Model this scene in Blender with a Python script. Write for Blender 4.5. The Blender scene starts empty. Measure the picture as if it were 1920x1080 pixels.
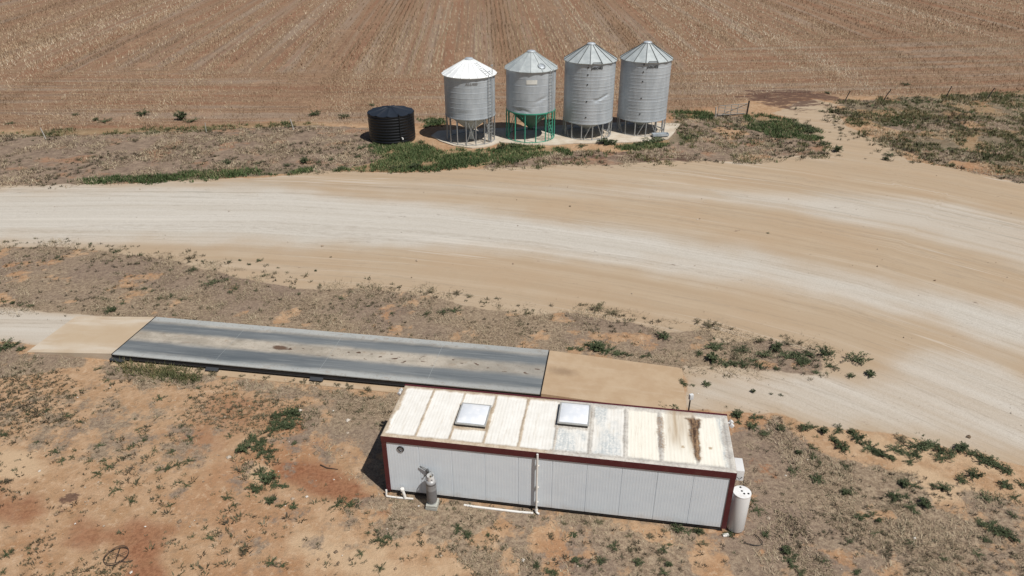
import bpy, bmesh, math, random
import numpy as np
from math import radians as R, sin, cos, pi, tan, atan2, sqrt
from mathutils import Vector, Matrix

random.seed(7); RNG = np.random.default_rng(7)
scene = bpy.context.scene
COL = scene.collection

# ------------------------------------------------------------------ camera
FPX, PITCH, CAMH = 1330.38, R(28.155), 19.207      # focal length in pixels of a 1920 wide frame
cam = bpy.data.cameras.new('camera'); camo = bpy.data.objects.new('camera', cam); COL.objects.link(camo)
cam.sensor_width = 36; cam.lens = FPX / 1920 * 36; cam.clip_start = .1; cam.clip_end = 9000
camo.location = (0, 0, CAMH); camo.rotation_euler = (R(90) - PITCH, 0, 0)
scene.camera = camo
CP, SP = cos(PITCH), sin(PITCH)

def gp(u, v, z=0.0):
    """where the survey photograph's pixel (1920 wide) meets the level z"""
    a = (np.asarray(u, float) - 960) / FPX; b = -(np.asarray(v, float) - 540) / FPX
    dy = CP + b * SP; dz = -SP + b * CP
    t = (z - CAMH) / dz
    return a * t, dy * t
def gpoly(pts): return np.array([gp(*p) for p in pts], float)

# ------------------------------------------------------------------ helpers
def setp(o, label=None, cat=None, group=None, kind=None):
    if label: o['label'] = label
    if cat: o['category'] = cat
    if group: o['group'] = group
    if kind: o['kind'] = kind
    return o
def empty(name, loc, rz=0.0, **k):
    o = bpy.data.objects.new(name, None); COL.objects.link(o)
    o.location = loc; o.rotation_euler = (0, 0, rz); o.empty_display_size = .3
    return setp(o, **k)

class MB:
    def __init__(s): s.v = []; s.f = []; s.m = []
    def add(s, vs, fs, mi=0):
        n = len(s.v); s.v += [tuple(map(float, p)) for p in vs]
        s.f += [tuple(i + n for i in f) for f in fs]; s.m += [mi] * len(fs)
    def box(s, c, d, rz=0.0, mi=0, bev=0.0, mat=None):
        hx, hy, hz = d[0] / 2, d[1] / 2, d[2] / 2
        if bev > 0:
            bm = bmesh.new(); bmesh.ops.create_cube(bm, size=1, matrix=Matrix.Diagonal((d[0], d[1], d[2], 1)))
            bmesh.ops.bevel(bm, geom=bm.edges[:], offset=bev, segments=2, affect='EDGES', profile=.6)
            bm.verts.ensure_lookup_table(); bm.verts.index_update()
            vs = [v.co.copy() for v in bm.verts]; fs = [tuple(v.index for v in f.verts) for f in bm.faces]; bm.free()
        else:
            vs = [Vector((x, y, z)) for x in (-hx, hx) for y in (-hy, hy) for z in (-hz, hz)]
            fs = [(0, 1, 3, 2), (4, 6, 7, 5), (0, 4, 5, 1), (2, 3, 7, 6), (0, 2, 6, 4), (1, 5, 7, 3)]
        T = Matrix.Translation(c) @ Matrix.Rotation(rz, 4, 'Z')
        if mat is not None: T = T @ mat
        s.add([T @ v for v in vs], fs, mi)
    def tube(s, pts, r, n=10, mi=0, caps=True):
        pts = [Vector(p) for p in pts]; rs = r if isinstance(r, (list, tuple)) else [r] * len(pts)
        rings = []; up = None
        for i, p in enumerate(pts):
            d = (pts[min(i + 1, len(pts) - 1)] - pts[max(i - 1, 0)]).normalized()
            if up is None:
                up = Vector((0, 0, 1)) if abs(d.z) < .9 else Vector((1, 0, 0))
            a = d.cross(up).normalized(); b = a.cross(d).normalized(); up = b
            rings.append([p + a * (rs[i] * cos(2 * pi * k / n)) + b * (rs[i] * sin(2 * pi * k / n)) for k in range(n)])
        vs = [q for ring in rings for q in ring]; fs = []
        for i in range(len(pts) - 1):
            for k in range(n):
                fs.append((i * n + k, i * n + (k + 1) % n, (i + 1) * n + (k + 1) % n, (i + 1) * n + k))
        if caps: fs += [tuple(range(n - 1, -1, -1)), tuple((len(pts) - 1) * n + k for k in range(n))]
        s.add(vs, fs, mi)
    def bar(s, a, b, w, mi=0, h=None):
        s.tube([a, b], [w * .7071] * 2, 4, mi) if h is None else None
    def lathe(s, prof, n=48, c=(0, 0, 0), mi=0, a0=0.0, caps=(False, False)):
        vs = []; fs = []
        for (r, z) in prof:
            vs += [(c[0] + r * cos(a0 + 2 * pi * k / n), c[1] + r * sin(a0 + 2 * pi * k / n), c[2] + z) for k in range(n)]
        for i in range(len(prof) - 1):
            for k in range(n):
                fs.append((i * n + k, i * n + (k + 1) % n, (i + 1) * n + (k + 1) % n, (i + 1) * n + k))
        if caps[0]: fs.append(tuple(range(n - 1, -1, -1)))
        if caps[1]: fs.append(tuple((len(prof) - 1) * n + k for k in range(n)))
        s.add(vs, fs, mi)
    def build(s, name, mats, parent=None, smooth=None, loc=None, **k):
        me = bpy.data.meshes.new(name); me.from_pydata(s.v, [], s.f)
        for m in (mats if isinstance(mats, (list, tuple)) else [mats]): me.materials.append(m)
        me.polygons.foreach_set('material_index', s.m)
        if smooth is not None:
            me.polygons.foreach_set('use_smooth', [True] * len(s.f)); me.set_sharp_from_angle(angle=R(smooth))
        me.update()
        o = bpy.data.objects.new(name, me); COL.objects.link(o)
        if parent: o.parent = parent
        if loc: o.location = loc
        return setp(o, **k)

def fast_mesh(name, verts, faces, mats, parent=None, attrs=None, smooth=False, **k):
    """numpy verts (N,3), faces (M,3|4)"""
    me = bpy.data.meshes.new(name); nv, nf, w = len(verts), len(faces), faces.shape[1]
    me.vertices.add(nv); me.vertices.foreach_set('co', np.ascontiguousarray(verts, dtype=np.float32).ravel())
    me.loops.add(nf * w); me.loops.foreach_set('vertex_index', np.ascontiguousarray(faces, dtype=np.int32).ravel())
    me.polygons.add(nf); me.polygons.foreach_set('loop_start', np.arange(0, nf * w, w, dtype=np.int32))
    try: me.polygons.foreach_set('loop_total', np.full(nf, w, dtype=np.int32))
    except Exception: pass
    me.polygons.foreach_set('use_smooth', np.full(nf, smooth))
    for m in mats: me.materials.append(m)
    me.update(calc_edges=True); me.validate()
    for an, (ty, arr) in (attrs or {}).items():
        at = me.attributes.new(an, ty, 'POINT')
        key = {'FLOAT': 'value', 'FLOAT_VECTOR': 'vector', 'FLOAT_COLOR': 'color'}[ty]
        at.data.foreach_set(key, np.ascontiguousarray(arr, dtype=np.float32).ravel())
    o = bpy.data.objects.new(name, me); COL.objects.link(o)
    if parent: o.parent = parent
    return setp(o, **k)

def vnoise(x, y, scale=1.0, seed=0, octs=3):
    x = np.asarray(x, float) * scale; y = np.asarray(y, float) * scale; out = 0; amp = 1; tot = 0
    for o in range(octs):
        xi = np.floor(x).astype(np.int64); yi = np.floor(y).astype(np.int64); fx = x - xi; fy = y - yi
        fx = fx * fx * (3 - 2 * fx); fy = fy * fy * (3 - 2 * fy)
        def hsh(a, b):
            h = (a * 374761393 + b * 668265263 + (seed + o * 17) * 1442695041) & 0x7fffffff
            h = ((h ^ (h >> 13)) * 1274126177) & 0x7fffffff
            return ((h ^ (h >> 16)) & 0xffff) / 65535.0
        v = (hsh(xi, yi) * (1 - fx) + hsh(xi + 1, yi) * fx) * (1 - fy) + (hsh(xi, yi + 1) * (1 - fx) + hsh(xi + 1, yi + 1) * fx) * fy
        out = out + v * amp; tot += amp; amp *= .5; x = x * 2.03 + 11.3; y = y * 2.03 + 5.7
    return out / tot
def sstep(a, b, x):
    t = np.clip((x - a) / (b - a), 0, 1); return t * t * (3 - 2 * t)
def poly_sd(P, X, Y):
    """signed distance, positive inside"""
    X = np.asarray(X, float); Y = np.asarray(Y, float); d2 = np.full(X.shape, 1e12); ins = np.zeros(X.shape, bool)
    n = len(P)
    for i in range(n):
        ax, ay = P[i]; bx, by = P[(i + 1) % n]
        ex, ey = bx - ax, by - ay; L = ex * ex + ey * ey + 1e-12
        t = np.clip(((X - ax) * ex + (Y - ay) * ey) / L, 0, 1)
        d2 = np.minimum(d2, (X - ax - t * ex) ** 2 + (Y - ay - t * ey) ** 2)
        c = ((ay > Y) != (by > Y))
        with np.errstate(divide='ignore', invalid='ignore'):
            xi = ex * (Y - ay) / (ey if abs(ey) > 1e-12 else 1e-12) + ax
        ins ^= c & (X < xi)
    return np.where(ins, 1, -1) * np.sqrt(d2)

# ------------------------------------------------------------------ node helpers
class G:
    def __init__(s, name):
        s.m = bpy.data.materials.new(name); s.m.use_nodes = True; s.t = s.m.node_tree
        s.bs = s.t.nodes['Principled BSDF']; s.out = s.t.nodes['Material Output']
    def n(s, ty, **k):
        nd = s.t.nodes.new(ty)
        for a, b in k.items(): setattr(nd, a, b)
        return nd
    def put(s, sock, val):
        if isinstance(val, bpy.types.NodeSocket): s.t.links.new(val, sock)
        elif val is not None:
            if isinstance(val, (tuple, list)) and len(val) == 3 and sock.type == 'RGBA': val = (*val, 1)
            sock.default_value = val
    def math(s, op, a, b=None, c=None, clamp=False):
        nd = s.n('ShaderNodeMath', operation=op, use_clamp=clamp)
        for i, x in enumerate((a, b, c)):
            if x is not None: s.put(nd.inputs[i], x)
        return nd.outputs[0]
    def mix(s, f, a, b, mode='MIX'):
        nd = s.n('ShaderNodeMix', data_type='RGBA', blend_type=mode)
        s.put(nd.inputs[0], f); s.put(nd.inputs[6], a); s.put(nd.inputs[7], b); return nd.outputs[2]
    def noise(s, vec, scale, detail=4, rough=.55, dist=0.0):
        nd = s.n('ShaderNodeTexNoise'); s.put(nd.inputs['Vector'], vec)
        nd.inputs['Scale'].default_value = scale; nd.inputs['Detail'].default_value = detail
        nd.inputs['Roughness'].default_value = rough; nd.inputs['Distortion'].default_value = dist
        return nd.outputs[0]
    def vmul(s, vec, k):
        nd = s.n('ShaderNodeVectorMath', operation='MULTIPLY'); s.put(nd.inputs[0], vec); nd.inputs[1].default_value = k; return nd.outputs[0]
    def pos(s): return s.n('ShaderNodeNewGeometry').outputs['Position']
    def obj(s): return s.n('ShaderNodeTexCoord').outputs['Object']
    def attr(s, name): return s.n('ShaderNodeAttribute', attribute_name=name)
    def sep(s, vec):
        nd = s.n('ShaderNodeSeparateXYZ'); s.put(nd.inputs[0], vec); return nd.outputs
    def step(s, x, a, b):
        nd = s.n('ShaderNodeMapRange', interpolation_type='SMOOTHSTEP'); s.put(nd.inputs[0], x)
        nd.inputs[1].default_value = a; nd.inputs[2].default_value = b; return nd.outputs[0]
    def ramp(s, f, stops):
        nd = s.n('ShaderNodeValToRGB'); s.put(nd.inputs[0], f); cr = nd.color_ramp
        while len(cr.elements) < len(stops): cr.elements.new(.5)
        for e, (p, c) in zip(cr.elements, stops): e.position = p; e.color = (*c, 1)
        return nd.outputs[0]
    def bump(s, h, strength=.3, dist=.05):
        nd = s.n('ShaderNodeBump'); nd.inputs['Strength'].default_value = strength; nd.inputs['Distance'].default_value = dist
        s.put(nd.inputs['Height'], h); s.t.links.new(nd.outputs[0], s.bs.inputs['Normal'])
    def fin(s, col=None, rough=None, metal=None, spec=None):
        s.put(s.bs.inputs['Base Color'], col); s.put(s.bs.inputs['Roughness'], rough); s.put(s.bs.inputs['Metallic'], metal)
        if spec is not None: s.put(s.bs.inputs['Specular IOR Level'], spec)
        return s.m

def simple(name, col, rough=.6, metal=0.0, var=.12, scale=5.0, dirt=None, dirt_amt=.3, spec=None, bump=0.0):
    g = G(name); p = g.obj()
    n1 = g.noise(p, scale, 5); k = g.math('MULTIPLY_ADD', n1, 2 * var, 1 - var)
    comb = g.n('ShaderNodeCombineXYZ'); [g.put(comb.inputs[i], k) for i in range(3)]
    c = g.mix(1.0, col, comb.outputs[0], 'MULTIPLY')
    if dirt:
        d = g.step(g.noise(p, scale * .6, 6, .65), .48, .72)
        c = g.mix(g.math('MULTIPLY', d, dirt_amt), c, dirt)
    if bump: g.bump(n1, bump, .02)
    return g.fin(c, rough, metal, spec)

M = {}
M['maroon'] = simple('maroon_paint', (.072, .010, .014), .5, var=.25, scale=3, dirt=(.15, .075, .06), dirt_amt=.3)
M['steel_dark'] = simple('dark_steel', (.028, .026, .027), .6, .3, var=.3)
M['cover'] = simple('cover_steel', (.05, .054, .06), .5, .2, var=.25)
M['white_pvc'] = simple('white_pvc', (.68, .665, .63), .35, var=.06, dirt=(.45, .38, .28), dirt_amt=.35)
M['white_enamel'] = simple('white_enamel', (.62, .62, .61), .35, var=.05, scale=2, dirt=(.4, .36, .3), dirt_amt=.2)
M['black_plastic'] = simple('black_plastic', (.012, .012, .013), .45, var=.25)
M['concrete'] = simple('concrete_block', (.36, .36, .32), .9, var=.2, scale=9, bump=.3)
M['black_poly'] = simple('black_poly', (.006, .0065, .008), .42, var=.3, scale=1.5)
M['galv_leg'] = simple('galvanised_leg', (.36, .37, .37), .5, .35, var=.2)
M['green_hopper'] = simple('shaded_green_paint', (.025, .10, .07), .5, var=.25, scale=2)  # green darkened for the hopper, so shade under the silo sits in its colour
M['green'] = simple('green_paint', (.05, .29, .20), .5, var=.25, scale=4, dirt=(.12, .2, .15), dirt_amt=.5)
M['rust'] = simple('rusty_wire', (.05, .035, .025), .8, var=.3)
M['picket'] = simple('dark_picket', (.035, .027, .022), .8, var=.3)
M['weathered'] = simple('weathered_timber', (.4, .38, .34), .9, var=.25)
M['bottle'] = None
def galv(name, base, patch, rough, metal):
    g = G(name); p = g.obj()
    n1 = g.noise(g.vmul(p, (1, 1, .25)), 1.6, 5, .6); n2 = g.noise(p, 9, 3)
    c = g.mix(g.step(n1, .35, .68), base, patch)
    c = g.mix(g.math('MULTIPLY', g.step(n2, .5, .8), .18), c, (.72, .76, .78))
    st = g.noise(g.vmul(p, (7, 7, .5)), 1.0, 4, .6)
    c = g.mix(g.math('MULTIPLY', g.step(st, .56, .74), .22), c, (.25, .235, .21))
    r = g.math('MULTIPLY_ADD', n1, .2, rough - .1)
    return g.fin(c, r, metal)
M['galv'] = galv('galvanised_sheet', (.38, .418, .45), (.465, .505, .535), .5, .25)
M['galv_dull'] = galv('dull_galvanised_sheet', (.355, .39, .395), (.45, .485, .485), .55, .2)
M['zinc_white'] = galv('bright_zinc_sheet', (.74, .76, .76), (.82, .84, .84), .5, .1)
M['seam'] = simple('dark_seam', (.07, .075, .075), .7)
M['black_ink'] = simple('black_lettering', (.01, .01, .01), .6)
M['faded_ink'] = simple('faded_lettering', (.17, .165, .16), .7)
M['pale_label'] = simple('pale_label', (.62, .62, .58), .6)

# ------------------------------------------------------------------ light
SUN = Vector((1.215, -1.22, 2.75)).normalized()
w = bpy.data.worlds.new('World'); scene.world = w; w.use_nodes = True
nt = w.node_tree; bg = nt.nodes['Background']
sky = nt.nodes.new('ShaderNodeTexSky'); sky.sky_type = 'NISHITA'; sky.sun_disc = False
sky.sun_elevation = math.asin(SUN.z); sky.sun_rotation = atan2(SUN.x, SUN.y)
sky.dust_density = 1.5
nt.links.new(sky.outputs[0], bg.inputs[0]); bg.inputs[1].default_value = .05
sl = bpy.data.lights.new('sun', 'SUN'); sl.energy = 5.0; sl.angle = R(.53); sl.color = (1, .965, .915)
so = bpy.data.objects.new('sun', sl); COL.objects.link(so); so.location = (30, -30, 70)
so.rotation_euler = SUN.to_track_quat('Z', 'Y').to_euler()
scene.view_settings.view_transform = 'Standard'; scene.view_settings.look = 'None'
scene.view_settings.exposure = -.09; scene.view_settings.gamma = 1

# ------------------------------------------------------------------ the hut's frame (weighbridge shares it)
HX, HY, HYAW, HL, HW, HH, HG = -4.649, 19.659, -.1541, 12.228, 3.045, 2.75, .22
DV = (cos(HYAW), sin(HYAW)); NV = (-DV[1], DV[0])
def hw(x, y, z=0.0): return (HX + DV[0] * x + NV[0] * y, HY + DV[1] * x + NV[1] * y, z)
def hl(X, Y):
    a = np.asarray(X) - HX; b = np.asarray(Y) - HY
    return a * DV[0] + b * DV[1], a * NV[0] + b * NV[1]

# ------------------------------------------------------------------ ground zones
Z = {
 'sand': [(-400,352),(0,347),(130,346),(260,342),(330,338),(480,333),(560,327),(600,318),(640,322),(760,323),(900,315),(1050,308),(1160,307),(1290,301),(1400,302),(1500,291),(1560,287),(1650,292),(1700,300),(1800,316),(1880,336),(2100,372),(2500,470),(2500,1000),(1920,868),(1800,834),(1600,804),(1500,792),(1440,780),(1380,774),(1283,770),(1277,684),(1440,693),(1525,702),(1545,690),(1538,664),(1450,642),(1345,640),(1335,618),(1260,626),(1180,606),(1080,590),(1000,592),(900,574),(790,553),(700,545),(560,540),(440,520),(400,505),(330,490),(270,478),(100,461),(0,463),(-400,462)],
 'track': [(1455,212),(1480,195),(1530,186),(1580,196),(1570,212),(1590,238),(1650,262),(1720,305),(1560,292),(1530,258),(1490,232)],
 'gravel1': [(-400,356),(0,353),(300,350),(520,350),(620,366),(760,380),(900,395),(1100,418),(1300,445),(1500,490),(1700,535),(1920,580),(2300,650),(2300,770),(1920,655),(1800,622),(1650,578),(1480,540),(1300,510),(1150,492),(1000,474),(800,460),(600,452),(300,447),(0,446),(-400,445)],
 'gravel2': [(1350,362),(1480,366),(1560,360),(1700,366),(1800,376),(1920,412),(2300,520),(2300,640),(1920,500),(1750,445),(1600,420),(1480,392),(1350,375)],
 'gravel3': [(1280,688),(1440,696),(1560,708),(1650,706),(1700,668),(1800,650),(1920,700),(2300,800),(2300,950),(1920,858),(1800,826),(1600,796),(1440,774),(1286,762)],
 'gravel4': [(-400,560),(0,575),(140,590),(285,598),(211,664),(130,655),(0,640),(-400,600)],
 'thin': [(560,342),(800,338),(1000,343),(1200,352),(1400,362),(1400,380),(1150,372),(900,366),(650,365)],
 'lit1': [(-400,462),(0,463),(100,461),(270,478),(330,490),(400,505),(440,520),(560,540),(700,545),(790,553),(900,574),(1000,592),(1080,590),(1180,606),(1260,626),(1335,625),(1345,642),(1400,648),(1480,646),(1545,664),(1540,698),(1440,691),(1330,680),(1270,676),(1100,656),(1027,652),(650,622),(289,593),(140,588),(0,572),(-400,560)],
 'lit2': [(172,672),(330,690),(520,716),(760,738),(745,800),(725,910),(640,870),(600,862),(560,830),(560,760),(440,728),(300,716),(215,706)],
 'lit3': [(640,960),(715,925),(800,900),(1370,960),(1360,800),(1372,770),(1470,790),(1560,850),(1640,865),(1760,905),(1920,945),(2300,1000),(2300,1250),(900,1200),(870,1070),(790,1020),(690,1000)],
 'lit4': [(-60,640),(80,648),(180,668),(150,692),(70,700),(-60,720)],
 'lit5': [(590,540),(760,552),(960,590),(1150,612),(1240,640),(1100,652),(900,632),(700,618),(600,600)],
 'lit6': [(-60,735),(160,735),(300,770),(420,830),(360,910),(250,900),(120,860),(-60,800)],
 'lit7': [(-60,700),(300,720),(560,760),(640,960),(760,1030),(640,1100),(420,1090),(300,1010),(330,960),(200,900),(-60,880)],
 'verge1': [(-600,262),(0,258),(160,256),(400,245),(600,238),(690,246),(700,300),(640,312),(590,318),(480,326),(330,332),(130,343),(0,346),(-600,352)],
 'verge2': [(1270,212),(1400,222),(1450,228),(1530,262),(1562,286),(1500,290),(1400,301),(1290,300),(1160,306),(1050,307),(920,313),(1000,296),(1160,286),(1260,272)],
 'verge3': [(1575,190),(1700,182),(1920,180),(2400,185),(2400,420),(1920,338),(1800,314),(1700,292),(1640,258),(1590,235),(1570,212)],
 'red1': [(515,868),(560,862),(610,872),(670,905),(700,930),(690,950),(650,948),(600,930),(545,905),(515,890)],
 'red2': [(235,1085),(255,1045),(275,1030),(300,1060),(325,1110),(260,1120)],
 'red3': [(150,960),(205,985),(215,1005),(170,1030),(120,1020),(130,985)],
 'red4': [(705,958),(740,955),(745,968),(715,970)],
 'red5': [(-40,920),(60,935),(85,960),(40,985),(-40,970)],
 'red6': [(545,792),(600,778),(590,800),(560,815)],
 'red7': [(1380,850),(1440,840),(1500,890),(1440,930),(1390,900)],
 'red8': [(400,740),(480,745),(560,760),(540,800),(470,805),(420,850),(330,850),(350,790)],
 'red9': [(180,1000),(260,960),(330,990),(300,1040),(230,1060)],
 'dark1': [(1380,181),(1405,163),(1440,166),(1455,160),(1513,166),(1600,184),(1590,192),(1535,190),(1562,199),(1515,200),(1540,207),(1470,206),(1425,193)],
 'dark2': [(95,955),(120,930),(140,905),(155,915),(140,940),(105,968)],
 'dark3': [(1030,288),(1110,282),(1230,286),(1330,288),(1300,303),(1200,306),(1100,302),(960,310),(1000,298)],
 'pale1': [(-60,850),(60,855),(110,880),(80,900),(-60,895)],
 'pale2': [(450,870),(475,862),(500,880),(490,905),(455,900)],
 'pale3': [(900,1040),(780,1030),(690,1010),(560,990),(520,1040),(640,1110),(900,1120)],
 'pale4': [(1700,870),(1800,890),(1920,930),(1900,950),(1720,930),(1640,900)],
 'w1': [(1490,795),(1540,797),(1620,815),(1720,826),(1800,838),(1905,878),(1890,893),(1800,868),(1700,862),(1620,850),(1570,830),(1500,812)],
 'w2': [(1300,660),(1340,645),(1440,650),(1500,662),(1560,660),(1560,695),(1500,690),(1420,695),(1330,685)],
 'w3': [(455,835),(520,785),(575,775),(560,800),(500,850),(500,868),(470,860)],
 'w4': [(1660,905),(1740,905),(1840,885),(1920,905),(1920,940),(1800,925),(1740,955),(1670,945)],
 'w5': [(470,900),(520,895),(535,915),(480,928)],
 'g1': [(135,339),(235,333),(330,326),(440,319),(540,314),(590,316),(585,324),(480,331),(400,335),(300,340),(140,342)],
 'g2': [(690,272),(760,268),(800,276),(830,284),(905,280),(960,272),(1060,280),(1068,290),(1000,294),(960,303),(900,311),(840,317),(760,321),(690,324),(640,322),(632,318),(690,308),(720,298)],
 'g3': [(1150,274),(1210,267),(1240,262),(1275,250),(1310,256),(1270,270),(1220,279),(1160,281)],
 'g4': [(-300,256),(0,246),(170,242),(300,240),(430,233),(560,229),(600,233),(400,244),(280,250),(160,254),(0,257),(-300,266)],
 'g5': [(1250,206),(1320,209),(1345,216),(1320,226),(1270,222)],
 'g6': [(1400,215),(1440,214),(1500,226),(1535,250),(1530,264),(1470,264),(1400,240)],
 'g7': [(1580,192),(1660,188),(1740,180),(1920,172),(2200,175),(2200,235),(1920,226),(1800,224),(1700,234),(1600,234),(1577,215)],
 'g8': [(1660,285),(1720,255),(1800,238),(1920,248),(2200,255),(2200,300),(1920,285),(1760,282)],
 'g9': [(1840,292),(1920,284),(2200,300),(2200,380),(1920,332),(1850,322)],
 'g10': [(785,225),(835,222),(835,235),(790,240)],
 'g11': [(215,680),(300,688),(365,694),(360,708),(290,706),(225,695)],
}
ZW = {k: gpoly(v) for k, v in Z.items()}
BIAS = {'lit1': .8, 'verge1': .7, 'verge2': .7, 'verge3': .8}
def zone(k, X, Y, soft=.5, jit=.6, seed=None):
    """0..1 membership with a wandering edge"""
    P = ZW[k]; X = np.asarray(X, float); Y = np.asarray(Y, float); out = np.zeros(X.shape)
    lo = P.min(0) - soft - jit - 1; hi = P.max(0) + soft + jit + 1
    m = (X > lo[0]) & (X < hi[0]) & (Y > lo[1]) & (Y < hi[1])
    if not m.any(): return out
    x, y = X[m], Y[m]; sd = poly_sd(P, x, y) + BIAS.get(k, 0)
    sd = sd + (vnoise(x, y, .45, len(k) + ord(k[0]), 4) - .5) * 2 * jit
    out[m] = sstep(-soft, soft, sd); return out
FLX = np.array([-3000, -121, -44, -30, -21, -14, -5, 3, 14, 20, 24, 31, 37, 45, 54, 120, 3000.])
FLY = np.array([70, 66, 68.5, 70, 71.5, 71.5, 71.5, 72, 73, 76, 79, 82, 83.5, 83.5, 84, 86, 90.])
def fieldmask(X, Y): return sstep(-1.2, 1.5, Y - np.interp(X, FLX, FLY) + (vnoise(X, Y, .25, 5) - .5) * 3)
def rowcoord(X, Y):
    X0 = X
    for _ in range(3):
        th = np.radians(np.interp(X0, [-110, -70, 30, 120], [-11, -9, 1, 4])); X0 = X - (Y - 100) * np.tan(th)
    return X0
def headland(X, Y):   # rows that run along the fence
    lim = np.interp(X, [-130, -60, 0, 18, 40, 130], [104, 98, 93, 92, 124, 132])
    return sstep(-3, 3, lim - Y + (vnoise(X, Y, .08, 3) - .5) * 14)

# road coordinates
RC = gpoly([(-600,400),(-200,400),(200,399),(500,402),(800,420),(1000,440),(1200,468),(1400,503),(1600,548),(1800,610),(2000,680),(2300,790),(2800,1000)])
def roaduv(X, Y):
    best = np.full(X.shape, 1e12); U = np.zeros(X.shape); V = np.zeros(X.shape); s0 = 0
    for i in range(len(RC) - 1):
        ax, ay = RC[i]; bx, by = RC[i + 1]; ex, ey = bx - ax, by - ay; L = sqrt(ex * ex + ey * ey)
        t = ((X - ax) * ex + (Y - ay) * ey) / L / L
        t = np.clip(t, 0 if i else -99, 1 if i < len(RC) - 2 else 99)
        dx = X - ax - t * ex; dy = Y - ay - t * ey; d = dx * dx + dy * dy
        m = d < best; best = np.where(m, d, best); U = np.where(m, s0 + t * L, U)
        V = np.where(m, (ex * dy - ey * dx) / L, V); s0 += L
    return U, V

def grow(st, x, far, k):
    out = []
    while x < far: st = st * k; x += st; out.append(x)
    return out
gx = np.arange(-52, 64.01, .25); gx = np.array([-q for q in grow(.25, 52, 4000, 1.06)][::-1] + list(gx) + grow(.25, 64, 4000, 1.06))
gy = np.arange(11, 92.01, .25); gy = np.array([-q for q in grow(.25, -11, 4000, 1.35)][::-1] + list(gy) + grow(.25, 92, 6000, 1.035))
XX, YY = np.meshgrid(gx, gy); X, Y = XX.ravel(), YY.ravel()
mx = np.maximum
sand = zone('sand', X, Y, .5, .5); trk = zone('track', X, Y, 1.0, 1.0); sand = mx(mx(sand, trk), zone('gravel4', X, Y, .4, .35))
grav = mx(mx(zone('gravel1', X, Y, 3.0, 1.0) , .62 * zone('gravel2', X, Y, 2.4, .8)), mx(.58 * zone('gravel3', X, Y, 1.2, .9), .7 * zone('gravel4', X, Y, .5, .3)))
grav = mx(grav, .4 * zone('thin', X, Y, 1.5, .8))
lit = mx(mx(zone('lit1', X, Y, .5, .6), zone('lit2', X, Y, .9, .9)), mx(zone('lit3', X, Y, .6, .8) * (1 - .45 * sstep(.49, .60, vnoise(X, Y, .62, 37, 4))), zone('lit4', X, Y, .4, .5)))
lit = lit * (1 - .50 * sstep(.52, .66, vnoise(X, Y, .75, 33, 4)))
lit = mx(lit, .5 * zone('lit6', X, Y, 1.2, 1.2)); lit = mx(lit, .30 * zone('lit7', X, Y, 1.5, 1.5)); pale = mx(mx(zone('pale1', X, Y, .7, .6), zone('pale2', X, Y, .4, .3)), mx(.8 * zone('pale3', X, Y, 1.2, 1.), np.maximum(.9 * zone('pale4', X, Y, .8, 1), .8 * zone('w1', X, Y, 1.6, .8))))
ver = mx(zone('verge1', X, Y, .7, .8), mx(zone('verge2', X, Y, .8, 1.2), zone('verge3', X, Y, .8, 1.5)))
ver = ver * (1 - .7 * sstep(.50, .62, vnoise(X, Y, .28, 35, 4)) * (X > 18))
red = np.zeros(X.shape)
for k in ('red1', 'red2', 'red3', 'red4', 'red5', 'red6', 'red7', 'red8', 'red9'): red = mx(red, ({'red8': .42, 'red5': .75, 'red7': .75, 'red3': .75, 'red9': .75}.get(k, 1)) * zone(k, X, Y, .5 if k != 'red4' else .2, .45 if k != 'red4' else .1))
dark = mx(mx(zone('dark1', X, Y, 1.6, 1.6), zone('dark2', X, Y, .35, .3)), .75 * zone('dark3', X, Y, 1, 1.2))
green = np.zeros(X.shape)
for k in [z for z in Z if z[0] == 'g' and z[1:].isdigit()]: green = mx(green, zone(k, X, Y, .5, .7))
field = fieldmask(X, Y)
bare = sstep(.2, 1, zone('track', X, Y, 1., 1.))
U, V = roaduv(X, Y); rc = rowcoord(X, Y); hd = headland(X, Y)
fu = np.stack([rc, Y - np.interp(X, [20, 60, 130], [0, 4, 16]), rc * 0], 1)
verts = np.stack([X, Y, np.zeros_like(X)], 1)
# gentle unevenness away from the graded places
und = (vnoise(X, Y, .35, 21, 3) - .5) * .10 * np.clip(1 - sand * 1.5, 0, 1)
hx_, hy_ = hl(X, Y)
flat = (hx_ > -28) & (hx_ < 14) & (hy_ > -1.2) & (hy_ < 11.2)
flat |= (X > -17) & (X < 19) & (Y > 60) & (Y < 74)
verts[:, 2] = np.where(flat | (np.abs(X) > 60) | (Y > 100), 0, und - .02)
nx, ny = len(gx), len(gy)
idx = np.arange(nx * ny).reshape(ny, nx)
faces = np.stack([idx[:-1, :-1].ravel(), idx[:-1, 1:].ravel(), idx[1:, 1:].ravel(), idx[1:, :-1].ravel()], 1)
za = np.stack([sand, grav, lit, red], 1); zb = np.stack([dark, green, field, pale], 1); zc = np.stack([ver, hd, bare, bare * 0], 1)

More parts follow.
